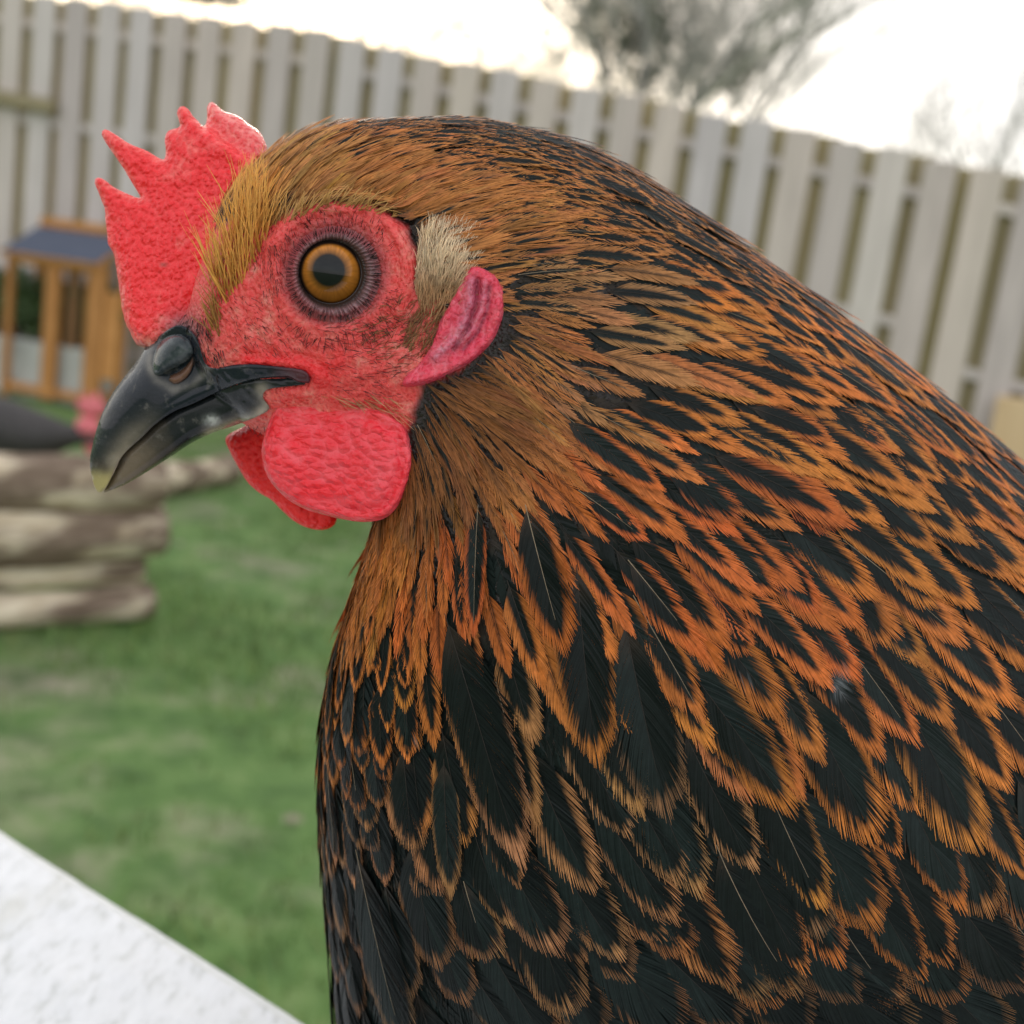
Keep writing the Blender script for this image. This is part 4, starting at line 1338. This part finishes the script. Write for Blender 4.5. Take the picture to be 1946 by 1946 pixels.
def trace(p, ang_c, ang_s, L, follow=.5, K=8):
    """walk over the skin: axis points and normals"""
    p = Vector(p); pts = []; nrm = []
    d2 = np.array([ang_c, ang_s])
    for k in range(K):
        h = bvh.find_nearest(p)
        q, nn = h[0], h[1]
        pts.append(np.array(q)); nrm.append(np.array(nn))
        if k and follow:
            u, v, _ = UVD(np.array(q))
            f = field(u, v)
            d2 = d2 * (1 - follow * .35) + f[:2] * follow * .35
            d2 = d2 / (np.hypot(*d2) + 1e-9)
        d = img_dir(*d2); d = d - nrm[-1] * np.dot(d, nrm[-1]); d /= np.linalg.norm(d) + 1e-9
        p = Vector(pts[-1] + d * L / (K - 1))
    pts = np.array(pts); nrm = np.array(nrm)
    for _ in range(2):                      # soften the skin's small relief
        pts[1:-1] = (pts[:-2] + 2 * pts[1:-1] + pts[2:]) / 4
        nrm[1:-1] = (nrm[:-2] + 2 * nrm[1:-1] + nrm[2:]) / 4
    return pts, nrm / np.linalg.norm(nrm, axis=1)[:, None]

BLACK = np.array([.0045, .0078, .0074])
def feather(F_, p, c, s_, Lp, Wp, bw, tipb, loose, rgb, lift0=.0003, slope=.052, spacing=4.4, start=.22, follow=.5, rachis=None, alpha0=None, base=None, K=5, tone=None, detail=1.0, edge=1.0):
    """one feather: a bent shaft and two rows of barbs, each barb its own ribbon"""
    L = Lp * PX; W = Wp * PX; loose = loose * (.5 if Wp > 20 else .9)
    a0 = alpha0 if alpha0 is not None else R(36 - 12 * loose + rng.uniform(-3, 3))
    ext = 1.0 + (W / math.tan(a0)) / L * .9
    pts, nrm = trace(p, c, s_, L * ext, follow)
    ax = np.linspace(0, ext, len(pts))
    nb_ = max(7, int(L * (1 - start) / (spacing * PX)))
    nb_ = min(nb_, 130)
    fl = rng.uniform(.82, 1.18) if tone is None else tone
    fr = np.array(rgb) * fl * (1 + rng.normal(0, .05, 3))
    roll = rng.normal(0, .05)
    axn = lambda a: np.stack([np.interp(a, ax, nrm[:, k]) for k in range(3)], -1)
    axp = lambda a: np.stack([np.interp(a, ax, pts[:, k]) for k in range(3)], -1)
    for side in (-1, 1):
        s = np.linspace(start, 1.0, nb_) + rng.uniform(-.3, .3, nb_) * (1 - start) / nb_
        # groups of barbs that cling together
        grp = np.cumsum(rng.uniform(0, 1, nb_) < (.05 + .16 * loose))
        gj = rng.normal(0, 1, grp.max() + 1)[grp]
        dal = gj * (.006 + .055 * loose) + rng.normal(0, .004 + .022 * loose, nb_)
        prof = np.minimum(1, (s / .3) ** .7) * (1 - .30 * smooth(.7, 1.0, s))
        al0 = a0 * (1 - .92 * s ** 5)
        ln_b = W * prof / math.sin(a0) * (1 + rng.normal(0, .02 + .10 * loose, nb_))
        q = np.linspace(0, 1, K)[None, :]
        al = al0[:, None] + dal[:, None] * (q ** 1.5)
        bend = 1 - .22 * q                                     # barbs curve towards the tip
        x = ln_b[:, None] * np.sin(np.clip(al, .01, 1.4)) * q * (bend + .0) / .89
        a = s[:, None] + ln_b[:, None] / L * np.cos(al) * q * (1 + .06 * q)
        ac = np.clip(a, 0, ext)
        N = axn(ac); Pp = axp(ac)
        dlt = 1e-3
        T = axp(np.clip(ac + .03, 0, ext)) - axp(np.clip(ac - .03, 0, ext)); T /= np.linalg.norm(T, axis=-1, keepdims=True) + 1e-12
        N = N - T * (N * T).sum(-1, keepdims=True); N /= np.linalg.norm(N, axis=-1, keepdims=True)
        S = np.cross(T, N) * side
        hgt = lift0 + slope * L * a + x * roll * side - x ** 2 / .045 + (rng.normal(0, .00002 + .00008 * loose, nb_)[:, None]) * q + (.0002 * loose * np.abs(gj))[:, None] * q ** 2
        C_ = Pp + S * x[..., None] + N * hgt[..., None]
        Dv = np.gradient(C_, axis=1); Dv /= np.linalg.norm(Dv, axis=-1, keepdims=True) + 1e-12
        Wd_ = np.cross(N, Dv)
        wb = (spacing * PX * (1 - start) / (1 - start)) * np.maximum(math.sin(a0), .35)
        wid = wb * (1.35 - (.25 + .70 * loose) * q) * .5
        wid = np.broadcast_to(wid, C_.shape[:2]) * (1 - .7 * smooth(.9, 1, q))
        tw = N * (rng.normal(.18, .14, nb_)[:, None, None])
        A = C_ + (Wd_ + tw) * wid[..., None]; B = C_ - (Wd_ + tw) * wid[..., None]
        V = np.stack([A, B], 2).reshape(nb_, K * 2, 3)
        idx = np.arange(nb_)[:, None] * K * 2 + np.arange(K - 1)[None, :] * 2
        Fq = np.stack([idx, idx + 1, idx + 3, idx + 2], -1).reshape(-1, 4)
        # pigment: black centre, coloured border
        An = a / ext; X = x / W
        f = np.clip((tipb - An) / (.26 * tipb), 0, 1) ** (.6 if bw < .7 else .42)
        wv = .04 * vnoise(s * 9 + p[0] * 900, 0 * s, 3)[:, None] + rng.normal(0, .022, nb_)[:, None]
        m = smooth(-.035, .035, bw * f - X + wv * f)
        m = np.where(f <= 0, 0, m)
        bt_ = 1 + rng.normal(0, .10, nb_)[:, None]
        og = fr * (bt_ * (1 + .30 * loose * q ** 3) * (.80 + .25 * smooth(.3, .9, An)))[..., None]
        og = og + np.array([.10, .075, .045]) * (loose * q ** 5 * edge * (.25 if Wp < 16 else .8))[..., None]
        bl = BLACK * (bt_ * (1 + .9 * (rng.uniform() < .3)))[..., None]
        cc = og * (1 - m[..., None]) + bl * m[..., None]
        fluff = smooth(.36, .2, An)[..., None] * .6
        cc = cc * (1 - fluff) + np.array([.05, .034, .025]) * fluff
        F_.add(V.reshape(-1, 3), Fq, np.repeat(cc[:, :, None, :], 2, 2).reshape(-1, 3))
    # shaft
    a = np.linspace(start * .8, 1.02, 12)
    N = axn(a); C_ = axp(a)
    C_ = C_ + N * (lift0 + slope * L * a + .00008)[:, None]
    T = np.gradient(C_, axis=0); T /= np.linalg.norm(T, axis=1)[:, None]
    Sd = np.cross(N, T)
    w = (.9 if Wp > 30 else .6) * PX * np.linspace(1.0, .35, 12)[:, None]
    V = np.stack([C_ + Sd * w, C_ + N * w * .7, C_ - Sd * w], 1).reshape(-1, 3)
    idx = np.arange(11)[:, None] * 3
    Fq = np.concatenate([np.concatenate([idx, idx + 1, idx + 4, idx + 3], 1), np.concatenate([idx + 1, idx + 2, idx + 5, idx + 4], 1)])
    pale = rachis if rachis is not None else (rng.uniform() < .12)
    rc = np.array([.26, .20, .135]) if pale else np.array([.03, .024, .02])
    if bw < .25 and not pale: rc = fr * .8
    F_.add(V, Fq, np.tile(rc, (len(V), 1)))

# ---- scatter roots over the skin
me_tri = V3[BF]
cent = me_tri.mean(1)
area = np.linalg.norm(np.cross(me_tri[:, 2] - me_tri[:, 0], me_tri[:, 3] - me_tri[:, 1]), axis=1) / 2
cu, cv, cdp = UVD(cent)
sinv = np.repeat((stt[None, :] * np.ones((nr, 1)))[:-1, :].reshape(-1), 1)
tpar = np.repeat(tt[:-1], NS)
dcf, _, _ = dist_poly(cu, cv, FACE + FACE[:1])
ok = ~inside(cu, cv, FACE) | ((dcf < 13) & (((cu > 800) & (cv > 560)) | (cv > 770)))
ok &= ~inside(cu, cv, [(290, 520), (405, 520), (470, 500), (500, 560), (430, 760), (520, 860), (400, 860), (290, 760)])
nearside = sinv > -.25
inview = (cu < 2150) & (cv < 2100)
wgt = area * ok
cand = rng.choice(len(area), 26000, p=wgt / wgt.sum())
# denser candidates on the head and neck where feathers are small
w2 = area * ok * (tpar < 9) * (sinv > -.3)
cand2 = rng.choice(len(area), 22000, p=w2 / w2.sum())
w3 = area * ok * (sinv > -.2) * inview
cand3 = rng.choice(len(area), 22000, p=w3 / w3.sum())
cand = np.concatenate([cand3, cand2, cand])
acc_p = []; acc = []
grid = {}
cell = .004
for ci in cand:
    p = cent[ci]; f = field(cu[ci], cv[ci])
    hid = (sinv[ci] < -.25) or cu[ci] > 2150 or cv[ci] > 2150
    m = 1.9 if hid else 1.0
    sm_ = smooth(9, 24, f[3]) * (1 - .25 * float(smooth(980, 1080, cu[ci]) * smooth(1150, 1000, cv[ci])))
    sa = max((.24 + .11 * sm_ + .10 * float(smooth(1150, 1350, cv[ci]) * smooth(900, 820, cu[ci]))) * f[2], 16) * PX * m; sb = max((.80 + (.28 + .17 * float(smooth(40, 60, f[3]))) * sm_) * f[3], 5.5) * PX * m
    d = img_dir(f[0], f[1])
    g = tuple(np.floor(p / .0055).astype(int))
    bad = False
    R_ = max(1, int(math.ceil(max(sa, sb) / .0055)))
    for i in range(-R_, R_ + 1):
        for j in range(-R_, R_ + 1):
            for k in range(-R_, R_ + 1):
                for q in grid.get((g[0] + i, g[1] + j, g[2] + k), ()):
                    e = q - p; al_ = float(e @ d); ee = float(e @ e) - al_ * al_
                    if (al_ / sa) ** 2 + ee / sb ** 2 < 1:
                        bad = True; break
                if bad: break
            if bad: break
        if bad: break
    if bad: continue
    grid.setdefault(g, []).append(p)
    acc.append((ci, f, hid))
print('feathers', len(acc))
under_f = Feathers()
for ci in rng.choice(len(area), 2600, p=w3 / w3.sum()):
    f = field(cu[ci], cv[ci])
    if f[3] < 12: continue
    feather(under_f, cent[ci], f[0], f[1], f[2] * .8, f[3] * 1.1, .97, .99, .3, (.03, .022, .016), spacing=11, start=.1, K=4, slope=.012, lift0=.0001, rachis=False, alpha0=R(38))
groups = {'head_feathers': Feathers(), 'neck_feathers': Feathers(), 'body_feathers': Feathers()}
for ci, f, hid in acc:
    u, v = cu[ci], cv[ci]
    g = 'head_feathers' if f[3] < 13 else 'neck_feathers' if f[3] < 47 else 'body_feathers'
    ja = rng.normal(0, .09)
    c = f[0] * math.cos(ja) - f[1] * math.sin(ja); s_ = f[0] * math.sin(ja) + f[1] * math.cos(ja)
    nn = math.hypot(c, s_); c /= nn; s_ /= nn
    Lp = f[2] * rng.uniform(.85, 1.15); Wp = f[3] * rng.uniform(.85, 1.15)
    sp = 3.9 if Wp > 20 else 4.6
    small = Wp < 10.5
    if hid: Lp *= 1.5; Wp *= 1.7; sp = 12
    bw = f[4] * rng.uniform(.8, 1.2)
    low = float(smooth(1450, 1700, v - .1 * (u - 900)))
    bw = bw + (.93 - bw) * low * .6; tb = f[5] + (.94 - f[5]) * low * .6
    if f[4] < .5 and rng.uniform() < .35 and not small: bw *= .3
    if small: bw = bw if rng.uniform() < min(1, f[4] * 1.5) else 0
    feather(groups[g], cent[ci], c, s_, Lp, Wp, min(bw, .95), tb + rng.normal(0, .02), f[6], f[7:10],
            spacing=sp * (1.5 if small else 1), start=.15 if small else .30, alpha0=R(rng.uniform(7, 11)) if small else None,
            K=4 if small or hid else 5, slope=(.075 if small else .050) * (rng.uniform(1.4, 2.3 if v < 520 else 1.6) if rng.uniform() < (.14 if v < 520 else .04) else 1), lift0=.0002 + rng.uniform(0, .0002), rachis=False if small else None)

# ---- the larger feathers one can pick out: root, tip of the black, half width, black share, colour
HERO = [((1096, 1105), (1112, 1398), 62, .80, ORG), ((1004, 985), (1055, 1203), 52, .62, DOR), ((862, 1200), (983, 1569), 68, .80, TAN), ((908, 975), (893, 1172), 24, .60, DOR),
        ((1284, 1239), (1480, 1491), 62, .64, ORG), ((1521, 1321), (1635, 1558), 70, .72, ORG), ((1696, 1300), (1815, 1569), 78, .66, ORG), ((1500, 1500), (1645, 1718), 72, .80, ORG),
        ((1330, 1005), (1454, 1110), 42, .62, DOR), ((1450, 1035), (1531, 1151), 38, .62, DOR), ((1205, 1080), (1305, 1203), 46, .62, DOR), ((1655, 1010), (1743, 1141), 44, .66, ORG),
        ((1578, 1070), (1655, 1208), 46, .68, ORG), ((1505, 1180), (1552, 1280), 34, .66, DOR), ((1350, 1140), (1408, 1228), 34, .66, DOR), ((1480, 1565), (1537, 1749), 62, .84, DTN),
        ((1400, 640), (1553, 700), 32, .62, ORG), ((1270, 890), (1383, 974), 42, .64, DOR), ((1466, 905), (1569, 994), 44, .66, DOR), ((1560, 770), (1641, 809), 32, .66, ORG), ((1620, 840), (1754, 907), 46, .70, ORG),
        ((1435, 778), (1569, 814), 30, .60, ORG), ((1085, 810), (1233, 917), 30, .56, DOR), ((1110, 940), (1213, 1010), 28, .58, DOR), ((1200, 770), (1342, 814), 30, .62, ORG), ((680, 1330), (692, 1418), 30, .74, ORG),
        ((774, 1330), (776, 1415), 34, .74, ORG), ((725, 1400), (732, 1470), 26, .78, ORG), ((675, 1440), (686, 1525), 30, .76, ORG), ((770, 1440), (777, 1595), 48, .78, TAN), ((632, 1480), (640, 1620), 26, .80, TAN),
        ((700, 1530), (705, 1605), 30, .80, TAN), ((845, 1460), (842, 1672), 34, .70, TAN), ((770, 1230), (772, 1295), 18, .6, ORG), ((720, 1230), (720, 1268), 14, .5, ORG), ((655, 1210), (643, 1370), 24, .66, ORG),
        ((700, 1640), (790, 1930), 64, .90, DTN), ((800, 1600), (812, 1670), 44, .84, TAN), ((930, 1560), (1050, 1760), 66, .84, TAN), ((890, 1690), (920, 1800), 52, .86, TAN), ((1010, 1700), (1060, 1900), 66, .86, TAN),
        ((1180, 1640), (1290, 1780), 62, .86, BRN), ((1380, 1760), (1460, 1890), 60, .86, BRN), ((1580, 1790), (1700, 1880), 60, .86, DTN), ((1190, 1210), (1240, 1500), 70, .9, DTN), ((1780, 1500), (1850, 1700), 66, .82, BRN)]
for (a, b, hw, bw, rgb) in HERO:
    a = np.array(a, float); b = np.array(b, float); d = b - a; vis = np.hypot(*d); d /= vis
    root = a - d * vis * .35
    dd = float(FD(np.array([root[0]]), np.array([root[1]]))[0])
    k = PX / (dd / FPX)                         # nearer or farther than the reference distance
    Lt = vis * 1.35 / .86
    Wp = hw; al = R(30)
    Lax = Lt - Wp / math.tan(al) * .9
    Lax = max(Lax, Lt * .55)
    g = 'neck_feathers' if hw < 47 else 'body_feathers'
    u_, v_ = root
    lo_ = field(*b)[6]
    feather(groups[g], P(u_, v_, dd), d[0], d[1], Lax / k, Wp / k, min(.92, bw + .07), .885, min(lo_, .5), rgb, lift0=.0007, slope=.052, spacing=3.7, start=.24, alpha0=al, follow=.15, rachis=rng.uniform() < .3)
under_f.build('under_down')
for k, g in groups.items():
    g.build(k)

# ---- single hairs
class Hairs(Feathers):
    def hair(s, p, n, d, L, w, col, lift=.35, curl=.2, tipcol=None):
        K = 5
        q = np.linspace(0, 1, K)[:, None]
        d = zmat(d - n * np.dot(d, n)); side = np.cross(n, d)
        sd = rng.normal(0, .12)
        C_ = p + d * L * q + n * L * (lift * q + curl * q * (1 - q)) + side * L * sd * q ** 2
        tw = side * math.cos(1) + n * rng.normal(0, .6); tw /= np.linalg.norm(tw)
        W_ = w * (1 - .85 * q ** 1.5)
        V = np.stack([C_ + tw * W_, C_ - tw * W_], 1).reshape(-1, 3)
        idx = np.arange(K - 1)[:, None] * 2
        F = np.concatenate([idx, idx + 1, idx + 3, idx + 2], 1)
        c0 = np.array(col); c1 = np.array(tipcol if tipcol is not None else col)
        c = c0 * (1 - q) + c1 * q
        s.add(V, F, np.repeat(c, 2, 0))
def skin_at(u, v):
    d = P(u, v, 1.0) - CO; L = np.linalg.norm(d)
    h = bvh.ray_cast(COv, Vector(d / L))
    return (np.array(h[0]), np.array(h[1])) if h[0] is not None else (None, None)
def ang(a):
    return img_dir(math.cos(R(a)), math.sin(R(a)))

tuft = Hairs()
TP = [(793, 470), (815, 445), (850, 440), (893, 452), (896, 500), (880, 545), (860, 600), (836, 620), (800, 600), (786, 540)]
for _ in range(4200):
    u = rng.uniform(786, 896); v = rng.uniform(445, 655)
    if not inside(np.array([u]), np.array([v]), TP)[0]: continue
    if v > 545 and rng.uniform() < smooth(545, 640, v) * 1.05: continue
    p, n = skin_at(u, v)
    if p is None: continue
    up = smooth(585, 500, v)
    a = -78 + 22 * (u - 800) / 90 + rng.normal(0, 9)
    c = np.array([.48, .27, .14]) * (1 - up) + np.array([.74, .57, .38]) * up
    c = c * rng.uniform(.55, 1.25)
    tuft.hair(p, n, ang(a), rng.uniform(24, 44) * PX * (.75 + .25 * up), rng.uniform(.8, 1.3) * PX, c, .38, .35, c * 1.25 + .06 * up)
tuft.build('ear_tuft')

brist = Hairs()
def scat(poly, n, af, L, w, col, lift=.35, tip=None):
    us = np.array(poly)
    lo, hi = us.min(0), us.max(0)
    k = 0
    while k < n:
        u, v = rng.uniform(lo[0], hi[0]), rng.uniform(lo[1], hi[1])
        if not inside(np.array([u]), np.array([v]), poly)[0]: continue
        k += 1
        p, nn = skin_at(u, v)
        if p is None: continue
        c = np.array(col) * rng.uniform(.6, 1.4)
        brist.hair(p, nn, ang(af(u, v) + rng.normal(0, 14)), rng.uniform(.6, 1.3) * L * PX, w * rng.uniform(.7, 1.2) * PX, c, lift, .15, None if tip is None else np.array(tip))
K_ = (.030, .012, .012)
scat([(600, 620), (700, 610), (800, 590), (850, 600), (850, 660), (800, 715), (740, 760), (640, 745), (620, 700)], 330, lambda u, v: 4 - 22 * smooth(700, 850, u) + 10 * smooth(700, 740, v), 22, .52, K_, .15)
scat([(650, 610), (760, 560), (830, 600), (870, 600), (850, 650), (770, 700), (700, 680)], 240, lambda u, v: -20 - 40 * smooth(740, 850, u), 26, .7, (.20, .09, .04), .2)
scat([(780, 600), (868, 590), (850, 650), (800, 690), (760, 660)], 190, lambda u, v: -58, 38, .9, (.26, .13, .06), .2)
scat([(330, 590), (390, 600), (430, 680), (410, 720), (370, 690)], 150, lambda u, v: 66, 20, .9, (.02, .012, .01), .3)
scat([(500, 430), (560, 430), (570, 470), (540, 560), (500, 560), (480, 500)], 150, lambda u, v: 70, 18, .52, K_, .25)
scat([(420, 560), (520, 560), (560, 620), (600, 660), (500, 680), (430, 660)], 160, lambda u, v: 40, 12, .5, K_, .3)
scat([(540, 600), (580, 625), (640, 632), (710, 605), (740, 540), (760, 560), (730, 640), (650, 665), (570, 650)], 150, lambda u, v: math.degrees(math.atan2(v - 521, u - 638)), 18, .5, K_, .3)
scat([(560, 415), (640, 395), (720, 415), (745, 480), (725, 480), (700, 440), (640, 425), (580, 440)], 110, lambda u, v: math.degrees(math.atan2(v - 521, u - 638)), 14, .5, K_, .3)
# long golden bristles that lie over the comb
GP = [(398, 540), (432, 580), (470, 530), (500, 470), (520, 420), (500, 390), (460, 420), (430, 470), (408, 520)]
scat(GP, 330, lambda u, v: -93 + 10 * (u - 450) / 50, 105, 1.35, (.50, .21, .04), .28, (.88, .46, .11))
scat([(430, 560), (420, 640), (400, 640), (400, 580)], 60, lambda u, v: -100, 55, 1.2, (.26, .12, .03), .25, (.45, .22, .06))
scat([(500, 410), (640, 372), (760, 395), (775, 420), (640, 392), (510, 436)], 330, lambda u, v: -62 + 24 * smooth(500, 760, u), 38, 1.2, (.34, .17, .05), .3, (.66, .38, .13))
scat([(600, 748), (740, 750), (775, 790), (740, 800), (640, 765)], 60, lambda u, v: 24, 48, .9, (.35, .12, .05), .2, (.65, .40, .22))
scat([(400, 800), (520, 812), (520, 850), (440, 838)], 90, lambda u, v: 95, 16, .8, K_, .5)
def rad_hair(n, r0, L):
    for _ in range(n):
        a = rng.uniform(0, 2 * np.pi); r = r0 + rng.normal(0, 3)
        u, v = 634 + r * math.cos(a), 521 + r * math.sin(a)
        p = P(u, v, De - .0009); nn = zmat(CO - p)
        brist.hair(p, nn, ang(math.degrees(a) + rng.normal(0, 8)), rng.uniform(8, 16) * PX, .75 * PX, (.015, .01, .01), .25)
rad_hair(260, 80, 12)
brist.build('face_bristles')

# ================================================================== black hen behind the logs
def loft(rows, seg=28):
    """rows: centre (3), radius side, radius up -> closed body along +x (local)"""
    rows = crom(np.array(rows, float), 46)
    V = []; F = []
    n = len(rows)
    for i, (x, y, z, ry, rz) in enumerate(rows):
        for k in range(seg):
            w = 2 * math.pi * k / seg
            V.append((x, y + ry * math.cos(w), z + rz * math.sin(w)))
    for i in range(n - 1):
        for k in range(seg):
            j = (k + 1) % seg
            F.append([i * seg + k, (i + 1) * seg + k, (i + 1) * seg + j, i * seg + j])
    F.append(list(range(seg))); F.append([(n - 1) * seg + k for k in range(seg - 1, -1, -1)])
    return np.array(V), F
bh0 = on_plane(20, 935); bd = UVD(bh0)[2]; kx = bd / FPX
XR = zmat(np.array([CX[0], CX[1], 0])); YR = np.array([-XR[1], XR[0], 0])
def far_pt(u, v, off=0.0):
    return P(u, v, bd) + YR * off
fh = empty('hen', (bh0[0], bh0[1], 0), 'dark grey hen with pink face and comb, blurred behind the log pile', 'hen')
m_dark = far_hen_mat('dark_hen_feathers', (.020, .018, .018), (.055, .048, .046))
m_pink = far_hen_mat('pink_comb', (.62, .10, .13), (.80, .24, .26))
m_leg = far_hen_mat('dark_leg', (.05, .05, .05), (.09, .09, .08))
def to_world(V, o):
    V = np.asarray(V)
    return o + V[:, :1] * XR + V[:, 1:2] * YR + V[:, 2:3] * UP
zc = P(20, 815, bd)[2]
o = np.array([bh0[0], bh0[1], 0.0])
S_ = kx
body_rows = [(-260 * S_, 0, zc + .055, .004, .020), (-225 * S_, 0, zc + .050, .02, .04), (-165 * S_, 0, zc + .028, .055, .065), (-90 * S_, 0, zc + .008, .085, .095), (-20 * S_, 0, zc - .002, .095, .102), (50 * S_, 0, zc - .01, .08, .080),
             (95 * S_, 0, zc + .004, .042, .045), (122 * S_, 0, zc + .014, .028, .030), (140 * S_, 0, zc + .012, .022, .024), (158 * S_, 0, zc + .004, .014, .015), (170 * S_, 0, zc - .004, .004, .005)]
V, F = loft(body_rows)
mesh_obj('body', to_world(V, o), F, m_dark, fh, smooth=True)
def fblob(name, pts, ry, mat):
    V = []; n = len(pts)
    pts = np.array(pts, float); c = pts.mean(0)
    for s, k in ((-1, .6), (0, 1), (1, .6)):
        for p in pts:
            q = c + (p - c) * k
            V.append((q[0] * S_, s * ry, zc + q[1] * S_))
    F = []
    for r in range(2):
        for i in range(n):
            j = (i + 1) % n
            F.append([r * n + i, r * n + j, (r + 1) * n + j, (r + 1) * n + i])
    F.append(list(range(n - 1, -1, -1))); F.append([2 * n + i for i in range(n)])
    mesh_obj(name, to_world(V, o), F, mat, fh, smooth=True)
fblob('comb', [(112, 60), (118, 82), (126, 72), (132, 96), (141, 80), (152, 98), (160, 78), (170, 74), (168, 52), (150, 44), (128, 48)], .005, m_pink)
fblob('face', [(112, 24), (118, 42), (140, 48), (160, 40), (166, 22), (150, 8), (126, 8)], .022, m_pink)
fblob('wattle', [(128, 6), (142, 10), (156, 6), (160, -14), (148, -28), (134, -18)], .012, m_pink)
fblob('beak', [(164, 30), (172, 30), (186, 14), (180, 12), (164, 18)], .006, m_leg)
for s in (-.035, .035):
    v, f = join([tube([o + XR * -.02 + YR * s + UP * (zc - .05), o + XR * -.01 + YR * s + UP * .012], [.009, .006], 8),
                 tube([o + XR * -.01 + YR * s + UP * .010, o + XR * .05 + YR * s * 1.4 + UP * .004], [.005, .003], 6),
                 tube([o + XR * -.01 + YR * s + UP * .010, o + XR * .05 + YR * s * .5 + UP * .004], [.005, .003], 6),
                 tube([o + XR * -.01 + YR * s + UP * .010, o - XR * .03 + YR * s + UP * .004], [.005, .003], 6)])
    mesh_obj('leg', v, f, m_leg, fh, smooth=True)
